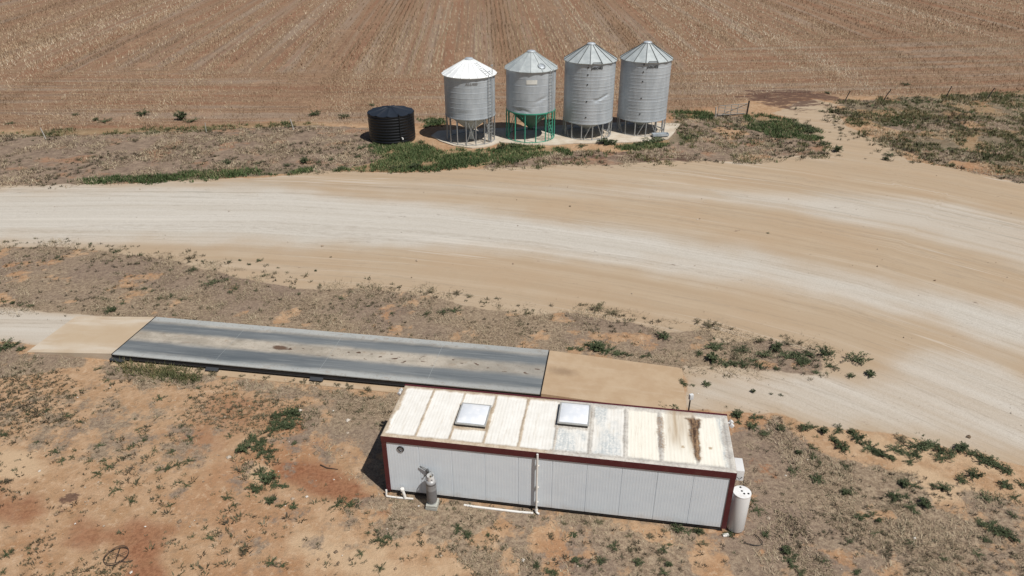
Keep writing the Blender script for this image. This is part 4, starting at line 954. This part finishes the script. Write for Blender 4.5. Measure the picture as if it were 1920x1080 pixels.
# ------------------------------------------------------------------ vegetation
def leafmat(name, stops, rough=.7, inst=False, trans=.0):
    g = G(name); a = g.attr('rnd').outputs['Fac']
    if inst:
        oi = g.n('ShaderNodeObjectInfo').outputs['Random']; a = g.math('MULTIPLY_ADD', a, .7, g.math('MULTIPLY', oi, .3))
    c = g.ramp(a, stops); return g.fin(c, rough, 0, .25)
M['stubble'] = leafmat('stubble_straw', [(0, (.20, .13, .08)), (.3, (.35, .25, .155)), (.6, (.46, .36, .24)), (.85, (.54, .45, .33)), (1, (.60, .53, .41))])
M['dry'] = leafmat('dry_grass', [(0, (.13, .095, .06)), (.3, (.245, .185, .12)), (.65, (.36, .29, .19)), (1, (.48, .41, .29))])
M['grass'] = leafmat('green_grass', [(0, (.030, .048, .016)), (.4, (.058, .088, .030)), (.7, (.090, .125, .045)), (.88, (.16, .165, .075)), (1, (.26, .23, .12))])
M['olive'] = leafmat('olive_grass', [(0, (.045, .05, .02)), (.35, (.085, .095, .038)), (.6, (.135, .125, .055)), (.8, (.21, .15, .075)), (1, (.30, .25, .15))])
M['tuft'] = leafmat('small_tuft', [(0, (.04, .032, .02)), (.4, (.07, .058, .035)), (.7, (.085, .085, .043)), (1, (.19, .155, .10))])
M['weed'] = leafmat('weed_leaf', [(0, (.030, .039, .018)), (.35, (.052, .067, .030)), (.65, (.080, .099, .046)), (.88, (.13, .148, .078)), (1, (.21, .20, .125))], inst=True)
M['weed_dry'] = leafmat('dry_weed_leaf', [(0, (.05, .045, .025)), (.4, (.10, .085, .05)), (.7, (.14, .13, .07)), (1, (.26, .22, .13))], inst=True)

def blades(name, P, L, Wd, az, el, mats, rnd, bend=0.0, **k):
    """one tapering blade (triangle) per row of P, leaning from the ground"""
    n = len(P); d = np.stack([np.cos(az) * np.cos(el), np.sin(az) * np.cos(el), np.sin(el)], 1)
    sd = np.stack([-np.sin(az), np.cos(az), np.zeros(n)], 1)
    b0 = P - sd * Wd[:, None] / 2; b1 = P + sd * Wd[:, None] / 2; t = P + d * L[:, None]
    v = np.stack([b0, b1, t], 1).reshape(-1, 3); f = np.arange(3 * n).reshape(n, 3)
    return fast_mesh(name, v, f, mats, attrs={'rnd': ('FLOAT', np.repeat(rnd, 3))}, **k)
def scatter(n, box, fn):
    x = RNG.uniform(box[0], box[1], n); y = RNG.uniform(box[2], box[3], n); m = RNG.random(n) < fn(x, y); return x[m], y[m]
def inview(x, y, mg=3.0): return np.abs(x) < (.735 * (y * CP + CAMH * SP) + mg + 4)
def keepout(x, y):      # built places
    a, b = hl(x, y); bad = (a > -.05) & (a < HL + .05) & (b > -.02) & (b < HW + .05)
    bad |= (a > -20.0) & (a < 11.3) & (b > 6.35) & (b < 10.05)
    bad |= (x > -6.3) & (x < 16) & (y > 64.4) & (y < 70.3)
    return bad
def clumps(x, y, n, spread):
    xx = np.repeat(x, n) + RNG.normal(0, spread, len(x) * n); yy = np.repeat(y, n) + RNG.normal(0, spread, len(x) * n); return xx, yy
def gz(x, y): return np.full(x.shape, -.01)

# stubble in drill rows
def stub():
    xs, ys, sc = [], [], []
    for (y0, y1, dr, da) in ((66, 100, .50, .21), (100, 140, .62, .34), (140, 215, .85, .62)):
        hw_ = .75 * y1 + 12
        r0 = np.arange(-hw_ - 15, hw_ + 15, dr); aa = np.arange(y0, y1, da)
        R0, A0 = np.meshgrid(r0, aa); R0 = R0.ravel(); A0 = A0.ravel() + RNG.uniform(-da, da, R0.size) * .5
        th = np.radians(np.interp(R0, [-110, -70, 30, 120], [-11, -9, 1, 4])); x = R0 + (A0 - 100) * np.tan(th) + RNG.normal(0, .045, R0.size)
        m = headland(x, A0) < .5; xs.append(x[m]); ys.append(A0[m]); sc.append(np.full(m.sum(), da))
    x1 = np.arange(-115, 115, .22); r1 = np.arange(64, 140, .5)
    X1, R1 = np.meshgrid(x1, r1); X1 = X1.ravel() + RNG.uniform(-.11, .11, X1.size); yy = R1.ravel() + np.interp(X1, [20, 60, 130], [0, 4, 16]) + RNG.normal(0, .05, X1.size)
    m = (headland(X1, yy) >= .5); xs.append(X1[m]); ys.append(yy[m]); sc.append(np.full(m.sum(), .22))
    x = np.concatenate(xs); y = np.concatenate(ys); sc = np.concatenate(sc)
    den = fieldmask(x, y) * np.clip(.55 + 2.6 * (vnoise(rowcoord(x, y), y * .02, .30, 61, 3) - .46), .16, 1) * np.clip(1.5 * vnoise(x, y, .16, 62, 3) + .2, .25, 1)
    den *= 1 - .85 * zone('track', x, y, 1, 1) ; den *= 1 - .75 * zone('dark1', x, y, 1.2, 1.5)
    bp = gpoly([(1380, 80), (1440, 88), (1500, 150), (1480, 165), (1400, 155), (1340, 120)]); den *= 1 - .6 * sstep(-3, 3, poly_sd(bp, x, y))
    wv_ = np.abs((rowcoord(x, y) / 9.2) % 1 - .5); den *= np.where((np.abs(wv_ - .11) < .035) & (headland(x, y) < .5), .3, 1)
    m = inview(x, y, 2) & (RNG.random(x.size) < den); x, y, sc = x[m], y[m], sc[m]
    n = 4; X = np.repeat(x, n) + RNG.normal(0, .06, x.size * n); Y = np.repeat(y, n) + RNG.normal(0, .07, x.size * n); S = np.repeat(sc, n)
    k = X.size; L = RNG.uniform(.16, .42, k) * (1 + .5 * (S > .3)); Wd = RNG.uniform(.02, .055, k) * (1 + (S > .3) * .6 + (S > .5) * .6)
    lanes = vnoise(rowcoord(X, Y), Y * .03, .2, 66, 3)
    rnd = np.clip(RNG.normal(.44, .22, k) + (lanes - .5) * 1.5, 0, 1)
    blades('stubble', np.stack([X, Y, np.zeros(k)], 1), L, Wd, RNG.uniform(0, 2 * pi, k), RNG.uniform(.5, 1.5, k), [M['stubble']], rnd, kind='stuff')
stub()

# matted dead grass
def dry():
    Xs, Ys, Ls = [], [], []
    for zn, box, n, ln in (('lit1', (-45, 22, 24, 43), 260000, .22), ('lit2', (-22, -3, 16, 32), 110000, .17), ('lit3', (-7, 34, 11.5, 26), 240000, .16), ('lit4', (-30, -17, 26, 33), 26000, .17), ('lit6', (-30, -10, 17, 28), 26000, .16)):
        den = lambda x, y: zone(zn, x, y, .5, .9) * sstep(.40, .62, vnoise(x, y, .8, 71, 4)) * (.3 if zn == 'lit6' else .8) * (1 - (zn == 'lit3') * .8 * sstep(.49, .60, vnoise(x, y, .62, 37, 4))) * (1 - .8 * sstep(.52, .66, vnoise(x, y, .75, 33, 4)))
        x, y = scatter(n, box, den); m = inview(x, y, 1.5) & ~keepout(x, y); Xs.append(x[m]); Ys.append(y[m]); Ls.append(np.full(m.sum(), ln))
    for zn, box, n in (('verge1', (-62, -8, 50, 70), 90000), ('verge2', (-4, 42, 54, 74), 70000), ('verge3', (26, 75, 52, 84), 110000)):
        x, y = scatter(n, box, lambda x, y: zone(zn, x, y, .6, 1) * sstep(.38, .62, vnoise(x, y, .5, 72, 4))); m = inview(x, y, 1.5) & ~keepout(x, y); Xs.append(x[m]); Ys.append(y[m]); Ls.append(np.full(m.sum(), .24))
    X = np.concatenate(Xs); Y = np.concatenate(Ys); L0 = np.concatenate(Ls); k = X.size
    sw = vnoise(X, Y, .6, 73, 3) * 4 * pi
    rnd = np.clip(RNG.normal(.5, .24, k) + (vnoise(X, Y, 1.6, 74, 3) - .5) * .6, 0, 1)
    far = (Y > 50)
    blades('dry_grass', np.stack([X, Y, np.full(k, .0)], 1), L0 * RNG.uniform(.5, 1.4, k), np.where(far, .045, .018) * RNG.uniform(.7, 1.4, k), sw + RNG.normal(0, 1.5, k), RNG.uniform(.1, 1.0, k), [M['dry']], rnd, kind='stuff')
dry()

# countless small tufts on the bare soil
def tufts():
    X, Y, S = [], [], []
    def put(n, box, fn, s):
        x, y = scatter(n, box, fn); m = inview(x, y, 1) & ~keepout(x, y); X.append(x[m]); Y.append(y[m]); S.append(np.full(m.sum(), s))
    fr = gpoly([(-100, 640), (180, 690), (440, 730), (560, 760), (560, 830), (520, 900), (640, 960), (640, 1100), (300, 1150), (-100, 1150)])
    put(26000, (-26, -4, 12, 31), lambda x, y: sstep(-1, 1, poly_sd(fr, x, y)) * (.03 + sstep(.49, .66, vnoise(x, y, .32, 81, 3))) * (1 - zone('red2', x, y)) , .062)
    put(2500, (-26, -4, 12, 31), lambda x, y: sstep(-1, 1, poly_sd(fr, x, y)) * sstep(.52, .66, vnoise(x, y, .4, 92, 3)), .12)
    fr2 = gpoly([(640, 970), (900, 1020), (1000, 1100), (600, 1150)]); put(900, (-8, 2, 12, 19), lambda x, y: sstep(-.5, .5, poly_sd(fr2, x, y)) * sstep(.42, .6, vnoise(x, y, .7, 82, 3)), .08)
    put(9000, (-7, 34, 11.5, 26), lambda x, y: zone('lit3', x, y) * (.25 + sstep(.48, .64, vnoise(x, y, .5, 83, 3))), .08)
    put(9000, (-45, 22, 24, 43), lambda x, y: zone('lit1', x, y) * (.2 + sstep(.48, .66, vnoise(x, y, .4, 84, 3))), .10)
    put(2500, (-26, -3, 16, 31), lambda x, y: zone('lit2', x, y) * sstep(.5, .65, vnoise(x, y, .5, 85, 3)), .10)
    put(4200, (-62, -8, 50, 70), lambda x, y: zone('verge1', x, y) * sstep(.42, .62, vnoise(x, y, .35, 86, 3)), .15)
    put(2200, (-4, 42, 54, 74), lambda x, y: zone('verge2', x, y) * sstep(.44, .60, vnoise(x, y, .3, 87, 3)), .21)
    put(5200, (26, 78, 52, 86), lambda x, y: np.maximum(zone('verge3', x, y, 1, 2), .3 * zone('track', x, y, 1, 2)) * sstep(.42, .60, vnoise(x, y, .28, 88, 3)), .22)
    ed = gpoly([(-60, 455), (350, 470), (640, 515), (900, 560), (1250, 605), (1350, 640), (1200, 620), (900, 590), (600, 545), (300, 500), (-60, 480)])
    put(900, (-45, 22, 28, 44), lambda x, y: sstep(-.8, .8, poly_sd(ed, x, y)) * sstep(.46, .62, vnoise(x, y, .45, 89, 3)), .15)
    x, y, s = np.concatenate(X), np.concatenate(Y), np.concatenate(S); n = 15
    xx = np.repeat(x, n); yy = np.repeat(y, n); ss = np.repeat(s * RNG.uniform(.55, 1.5, x.size), n); k = xx.size; az = RNG.uniform(0, 2 * pi, k)
    xx = xx + np.cos(az) * ss * RNG.uniform(0, .9, k); yy = yy + np.sin(az) * ss * RNG.uniform(0, .9, k)
    hue = np.repeat(np.clip(RNG.normal(.45, .25, x.size) + (vnoise(x, y, .15, 90) - .5) * .8, 0, 1), n)
    blades('small_weeds', np.stack([xx, yy, np.zeros(k)], 1), ss * RNG.uniform(.6, 1.3, k), ss * RNG.uniform(.16, .32, k), az, RNG.uniform(.2, 1.3, k), [M['tuft']], np.clip(hue + RNG.normal(0, .12, k), 0, 1), kind='stuff')
tufts()

# loose stones and clods
def stones():
    X, Y, S = [], [], []
    for n, box, fn, s_ in ((1000, (-40, 45, 24, 56), lambda x, y: sstep(.1, .5, zone('sand', x, y)) * (.12 + .6 * sstep(.55, .68, vnoise(x, y, .4, 151, 3))), .035),
                           (2600, (-26, 0, 12, 31), lambda x, y: .1 + .7 * sstep(.54, .66, vnoise(x, y, .5, 152, 3)), .04), (1500, (0, 34, 12, 26), lambda x, y: .5 * sstep(.5, .66, vnoise(x, y, .6, 153, 3)), .04)):
        x, y = scatter(n, box, fn); m = inview(x, y, 1) & ~keepout(x, y); X.append(x[m]); Y.append(y[m]); S.append(np.full(m.sum(), s_))
    x, y, s_ = np.concatenate(X), np.concatenate(Y), np.concatenate(S); k = x.size; s_ = s_ * np.exp(RNG.normal(-.2, .5, k))
    oct_ = np.array([(1, 0, 0), (0, 1, 0), (-1, 0, 0), (0, -1, 0), (0, 0, .7), (0, 0, -.5)]); tri = np.array([(0, 1, 4), (1, 2, 4), (2, 3, 4), (3, 0, 4), (1, 0, 5), (2, 1, 5), (3, 2, 5), (0, 3, 5)])
    v = oct_[None] * (s_[:, None, None] * RNG.uniform(.6, 1.3, (k, 6, 1))) + np.stack([x, y, s_ * .2], 1)[:, None]
    f = tri[None] + 6 * np.arange(k)[:, None, None]
    g_ = G('loose_stone'); c_ = g_.ramp(g_.attr('rnd').outputs['Fac'], [(0, (.13, .095, .065)), (.5, (.27, .19, .125)), (.85, (.42, .36, .29)), (1, (.6, .57, .52))])
    fast_mesh('loose_stones', v.reshape(-1, 3), f.reshape(-1, 3), [g_.fin(c_, .9, 0, .2)], attrs={'rnd': ('FLOAT', np.repeat(RNG.random(k), 6))}, kind='stuff')
stones()
# green ground cover
def cover(name, zs, box, n, L0, W0, mat, seed, thr, kind='stuff', nb=9, sp=.12):
    def fn(x, y):
        q = np.zeros(x.shape)
        for z, w_ in zs: q = np.maximum(q, w_ * zone(z, x, y, .5, .9))
        return q * sstep(thr, thr + .14, vnoise(x, y, .55, seed, 4))
    x, y = scatter(n, box, fn); m = inview(x, y, 1.5) & ~keepout(x, y); x, y = x[m], y[m]
    xx, yy = clumps(x, y, nb, sp); k = xx.size; base = np.repeat(np.clip(RNG.normal(.45, .16, x.size) + (vnoise(x, y, .4, seed + 1, 3) - .5) * .9, 0, 1), nb)
    h_ = np.repeat(.5 + 1.1 * vnoise(x, y, .7, seed + 2, 3), nb)
    blades(name, np.stack([xx, yy, np.zeros(k)], 1), L0 * h_ * RNG.uniform(.5, 1.3, k), W0 * RNG.uniform(.6, 1.4, k), RNG.uniform(0, 2 * pi, k), RNG.uniform(.25, 1.35, k), [mat], np.clip(base + RNG.normal(0, .13, k), 0, 1), kind=kind)
cover('green_grass', (('g1', .9), ('g2', 1), ('g3', 1), ('g5', .8), ('g6', .8), ('g10', .9)), (-42, 45, 52, 76), 70000, .27, .065, M['grass'], 101, .31)
cover('green_grass', (('g7', 1), ('g8', .8), ('g9', 1), ('g4', .6)), (-80, 82, 50, 92), 16000, .26, .07, M['grass'], 131, .50)
cover('olive_grass', (('g7', 1), ('g8', .8), ('g9', 1), ('g4', .9), ('verge3', .55), ('verge2', .4)), (-80, 82, 50, 92), 80000, .27, .07, M['olive'], 111, .44)
cover('dry_green_grass', (('g11', 1),), (-20, -12, 26, 31), 2600, .30, .035, M['olive'], 121, .25)

cover('low_weeds', (('w1', 1), ('w2', .7), ('w3', .9), ('w4', .55), ('w5', .8)), (-20, 30, 14, 36), 16000, .11, .035, M['weed'], 141, .47, nb=8, sp=.09)
# single weeds: a few plants, copied one by one
def weed_mesh(name, seed, Rr, Hh, nst, nlf, ls, mat, dense=1.0):
    rg = np.random.default_rng(seed); v, f, rn = [], [], []
    for s_ in range(nst):
        a = 2 * pi * s_ / nst + rg.normal(0, .3); L = Rr * rg.uniform(.45, 1.1); hh = Hh * rg.uniform(.3, 1.1); cv = rg.normal(0, .5); base = rg.uniform(.15, .75)
        st_ = [np.array([L * t ** .8 * cos(a + cv * t), L * t ** .8 * sin(a + cv * t), hh * (1 - (1 - t) ** 2) * (1 - .35 * t) + .004]) for t in (0, .25, .5, .75, 1)]
        i0 = len(v); sdv = np.array([-sin(a), cos(a), 0]) * .006
        for q in st_: v += [q - sdv, q + sdv]; rn += [base * .6] * 2
        f += [(i0 + 2 * q, i0 + 2 * q + 1, i0 + 2 * q + 3, i0 + 2 * q + 2) for q in range(4)]
        for j in range(nlf):
            t = (j + rg.random()) / nlf; aa = a + cv * t; r_ = L * t ** .8; z = hh * (1 - (1 - t) ** 2) * (1 - .35 * t) + .01
            c_ = np.array([r_ * cos(aa), r_ * sin(aa), z]) + rg.normal(0, .055 * Rr + .006, 3) * (1, 1, .4); c_[2] = max(c_[2], .012)
            la = rg.uniform(0, 2 * pi); le = rg.normal(.35, .4); sz = ls * rg.uniform(.55, 1.35)
            d = np.array([cos(la) * cos(le), sin(la) * cos(le), sin(le)]); sd = np.array([-sin(la), cos(la), rg.normal(0, .35)])
            i0 = len(v); v += [c_, c_ + d * sz * .5 + sd * sz * .27, c_ + d * sz, c_ + d * sz * .5 - sd * sz * .27]; f.append((i0, i0 + 1, i0 + 2, i0 + 3))
            rn += [float(np.clip(base + rg.normal(0, .13) + .2 * (z / max(Hh, .01) - .5), 0, 1))] * 4
    for q in range(0): pass
    me_o = fast_mesh(name, np.array(v), np.array(f), [mat], attrs={'rnd': ('FLOAT', np.array(rn))})
    return me_o
WM = {}
for i, (r_, h_, ns_, nl_, l_) in enumerate(((.42, .26, 17, 58, .055), (.42, .14, 12, 60, .045), (.36, .36, 20, 44, .07), (.46, .20, 9, 80, .05), (.40, .28, 14, 50, .06), (.44, .17, 15, 42, .05))):
    WM['a%d' % i] = weed_mesh('weed', 200 + i, r_, h_, ns_, nl_, l_, M['weed'])          # spreading clumps of differing habit
for i in range(3): WM['b%d' % i] = weed_mesh('weed', 210 + i, .42, .15, 12, 26, .045, M['weed'])          # thin, prostrate
for i in range(2): WM['c%d' % i] = weed_mesh('weed', 220 + i, .42, .24, 15, 40, .045, M['weed_dry'])      # dry, brownish
WEEDS = [
 ('dark green spreading weed on the sandy gravel edge beyond the hut', 'weeds along the gravel edge', 'a',
  [(1509,803,26),(1525,801,20),(1544,811,22),(1572,806,26),(1607,822,34),(1565,826,28),(1580,841,34),(1632,840,40),(1650,852,30),(1678,844,34),(1725,840,42),(1746,836,36),(1764,848,30),(1767,860,36),(1802,843,34),(1820,851,28),(1852,868,38),(1872,875,40),(1890,886,24),(1707,866,24),(1672,860,20),(1700,851,26),(1718,854,26),(1784,852,30),(1838,858,28),(1615,832,22),(1596,812,18)]),
 ('dark green bushy weed on the tongue of dry ground beside the gravel', 'weeds on the tongue of dry ground', 'a',
  [(1604,676,42),(1549,664,36),(1512,680,28),(1518,665,24),(1559,687,24),(1632,703,26),(1630,675,12),(1595,706,18),(1530,699,18),(1339,652,34),(1389,657,34),(1336,676,34),(1359,683,28),(1311,664,20),(1433,667,34),(1392,685,26),(1424,687,26),(1456,655,32),(1481,671,36),(1502,680,28),(1456,692,18),(1245,633,30),(1470,664,22),(1495,668,22),(1412,676,20),(1375,684,18)]),
 ('small weed alone in the gravel at the end of the tan ramp', 'weeds in the gravel by the ramp', 'a', [(1281,720,24),(1325,722,20),(1465,741,10),(1412,735,12),(1299,723,9),(1446,739,7)]),
 ('brown sprawling weed on bare sand beside the dry ground', 'brown weeds at the sand edge', 'c', [(1332,612,34),(1308,604,18),(1425,640,26),(1477,646,24),(1500,644,18),(1120,580,34),(1148,588,28),(1090,572,14),(1690,826,34),(988,588,18),(857,551,22),(880,556,16),(808,548,16),(1000,582,10),(1372,617,12)]),
 ('green weed on the dry slope between the hut end and the gravel', 'weeds on the slope by the hut end', 'a',
  [(1382,780,28),(1416,784,24),(1410,801,28),(1433,814,26),(1463,803,22),(1385,792,16),(1497,850,16),(1526,840,18),(1525,858,18),(1537,868,12),(1532,900,30),(1583,873,20),(1585,926,22),(1600,922,14),(1826,893,34),(1803,901,34),(1885,912,30),(1914,908,24),(1695,909,28),(1715,912,20),(1768,917,30),(1750,911,16),(1678,933,32),(1700,930,18),(1734,947,32),(1708,951,24),(1717,961,18)]),
 ('pale green weed among dead grass beyond the hot water tank', 'pale weeds past the tank', 'b',
  [(1486,884,32),(1421,958,32),(1412,940,22),(1847,934,42),(1870,936,26),(1903,934,32),(1593,1016,26),(1706,1018,28),(1833,1040,30),(1770,1048,26),(1545,1052,24),(1640,1000,22),(1900,968,26)]),
 ('dark green weed in the dead grass well out from the hut end', 'dark weeds in dead grass', 'a',
  [(1611,972,22),(1637,963,18),(1648,977,16),(1861,990,40),(1889,1004,38),(1840,982,30),(1847,1012,20),(1481,1049,34),(1474,1036,26),(1502,1076,22),(1435,1004,20),(1607,1074,22),(1870,1000,26),(1488,1062,20),(1625,968,12)]),
 ('upright green weed in the dead grass in front of the hut wall', 'weeds before the hut wall', 'a',
  [(858,992,24),(877,1004,22),(915,1004,14),(1075,1004,18),(1151,1024,24),(1079,1052,20),(1125,1052,24),(1006,1062,18),(1028,1072,22),(1196,1056,22),(1244,1030,22),(1254,1060,16),(1246,1074,20),(1271,994,30),(1366,1003,24),(1040,1076,18),(1290,998,18),(1310,999,20),(1090,1060,12),(1255,1022,10)]),
 ('dry olive weed close to the foot of the hut wall', 'dry weeds at the hut foot', 'c', [(1125,980,20),(1099,980,16),(1058,982,14),(1309,998,22),(1245,996,14),(1180,1005,14),(1220,1008,18),(1240,1050,16),(1182,1032,16),(1320,1020,18),(1033,1007,14)]),
 ('loose pale green weed on the sand short of the gas cylinder', 'weeds short of the gas cylinder', 'b', [(712,1013,44),(731,1008,30),(676,1038,24),(713,1066,26),(656,947,36),(640,940,26),(631,948,30),(690,1000,16),(745,1022,14)]),
 ('tall green weed clump on the rise between the weighbridge and the hut', 'weed clumps on the rise', 'a',
  [(530,792,46),(548,778,36),(515,806,38),(540,800,34),(472,826,38),(490,832,30),(497,848,40),(456,846,32),(478,842,26),(505,858,18),(552,832,16),(520,782,26),(558,785,22)]),
 ('low dark green weed on the pale sand mound among red soil', 'weeds by the sand mound', 'a', [(505,902,38),(490,889,30),(481,918,32),(515,910,26),(532,912,18),(455,884,12),(509,942,22),(530,948,18),(550,951,20),(500,936,14)]),
 ('small prostrate green weed scattered on the bare orange soil', 'weeds on the orange soil', 'b',
  [(356,824,30),(187,836,24),(322,848,24),(430,818,20),(102,848,30),(116,865,26),(135,858,18),(204,875,28),(196,864,22),(183,889,28),(212,922,24),(224,918,18),(248,940,26),(167,865,20),(314,878,28),(334,872,28),(354,865,26),(297,882,20),(318,948,22),(350,910,22),(338,904,16),(395,1008,30),(509,1056,32),(530,1060,22),(53,1028,16),(12,1040,26),(20,1034,18),(8,816,26),(88,770,20),(69,830,16),(253,786,10),(6,1072,18),(426,934,28),(440,948,20),(240,842,16),(270,826,22),(250,836,22),(290,844,16),(128,780,20),(52,776,18),(150,792,20),(258,806,14),(340,800,12),(220,905,16),(290,962,14),(385,990,16),(360,1006,14),(140,845,14)]),
 ('tiny green weed in the soil just in front of the weighbridge', 'weeds before the weighbridge', 'b', [(185,692,18),(200,714,18),(140,742,14),(372,728,16),(300,748,26),(358,746,14)]),
 ('bushy olive tuft along the front edge of the weighbridge footing', 'tufts along the weighbridge footing', 'c', [(399,702,22),(454,706,14),(499,710,16),(548,715,14),(570,717,18),(585,718,14),(597,720,14),(632,723,16),(655,727,20),(690,732,18),(375,696,20),(420,709,14),(680,738,14)]),
 ('green weed clump at the edge of the cream ramp', 'weeds by the cream ramp', 'a', [(203,584,26),(214,582,16),(8,652,36),(22,650,26),(-6,658,30),(40,656,18),(8,566,14),(24,569,12),(40,572,12),(58,575,12)]),
 ('small green weed in the dead grass between the road and the weighbridge', 'weeds between road and weighbridge', 'b',
  [(395,533,34),(410,528,24),(440,541,26),(432,548,18),(320,556,24),(340,562,16),(215,473,20),(224,470,14),(850,583,34),(830,586,26),(800,589,22),(497,517,18),(272,541,20),(285,546,16),(230,569,18),(327,591,14),(265,478,16),(107,483,18),(112,487,14),(300,560,18),(480,545,14),(640,560,18),(360,508,26),(425,525,22),(560,552,14),(735,588,14),(320,506,14),(690,574,12)]),
 ('lone small weed on the bare sand of the road edge', 'weeds alone on the road sand', 'a', [(487,489,14),(467,496,9),(430,491,9),(450,488,8),(522,502,7),(592,508,7),(403,505,7),(170,458,8),(380,490,10),(1440,437,6),(620,482,5)]),
 ('dark green low weed where the tan ramp meets the dead grass', 'weeds beside the tan ramp', 'a', [(1118,654,38),(1138,658,34),(1158,664,26),(1088,656,22),(1070,654,16),(1216,667,16),(1205,670,12),(1180,667,14),(1100,648,14),(1128,648,20)]),
 ('green weed growing between the hut and the ramp', 'weeds behind the hut', 'a', [(1045,741,16),(1198,757,22),(1180,756,14),(1240,762,18),(1265,766,18),(1100,748,12)]),
 ('dark bush on the grey verge across the road', 'bushes across the road', 'a', [(426,306,24),(486,306,20),(571,305,22),(596,306,16),(538,311,16),(640,316,22),(620,300,12)]),
 ('small brown bush on the grey verge across the road', 'brown bushes across the road', 'c', [(148,300,16),(232,298,16),(273,302,10),(254,265,16),(222,270,10),(150,315,12),(564,269,10),(200,318,10),(470,288,8),(414,270,8),(60,318,10)]),
 ('green tuft at the edge of the stubble paddock', 'tufts at the paddock edge', 'a', [(268,216,26),(196,228,26),(180,226,16),(543,238,22),(645,221,22),(698,198,16),(142,216,14),(20,232,18),(340,224,30),(360,228,24),(1697,160,18),(1552,175,16),(590,216,26)]),
 ('round green weed clump at the foot of the silo pad', 'weed clumps by the silo pad', 'a', [(1090,275,24),(1136,270,36),(1150,270,24),(1221,268,34),(1236,264,30),(1200,272,24),(743,315,30),(778,315,26),(677,279,20),(671,295,14),(800,238,24),(815,230,20),(955,276,24),(940,280,26),(762,264,26),(770,254,18),(790,268,20),(705,270,16)]),
 ('green weed clump on the bare track to the farm gate', 'weeds on the bare track', 'a', [(1547,271,26),(1570,284,24),(1667,291,22),(1520,249,26),(1500,238,28),(1512,240,24),(1540,209,12),(1660,300,14)]),
]
NB = {'a': 6, 'b': 3, 'c': 2}; used = set(); cnt = 0; rw = random.Random(5)
for label, group, ty, pts in WEEDS:
    for (u, v, wpx) in pts:
        x, y = gp(u, v); key = ty + str(cnt % NB[ty]); cnt += 1; src = WM[key]
        if key in used: o = src.copy(); COL.objects.link(o)
        else: o = src; used.add(key)
        dep = y * CP + CAMH * SP; sc_ = wpx / FPX * dep / .80
        o.location = (x, y, -.005); o.rotation_euler = (0, 0, rw.uniform(0, 6.28)); q = rw.uniform(.75, 1.3)
        o.scale = (sc_ * q, sc_ / q, sc_ * rw.uniform(.7, 1.35)); setp(o, label, 'weed', group)
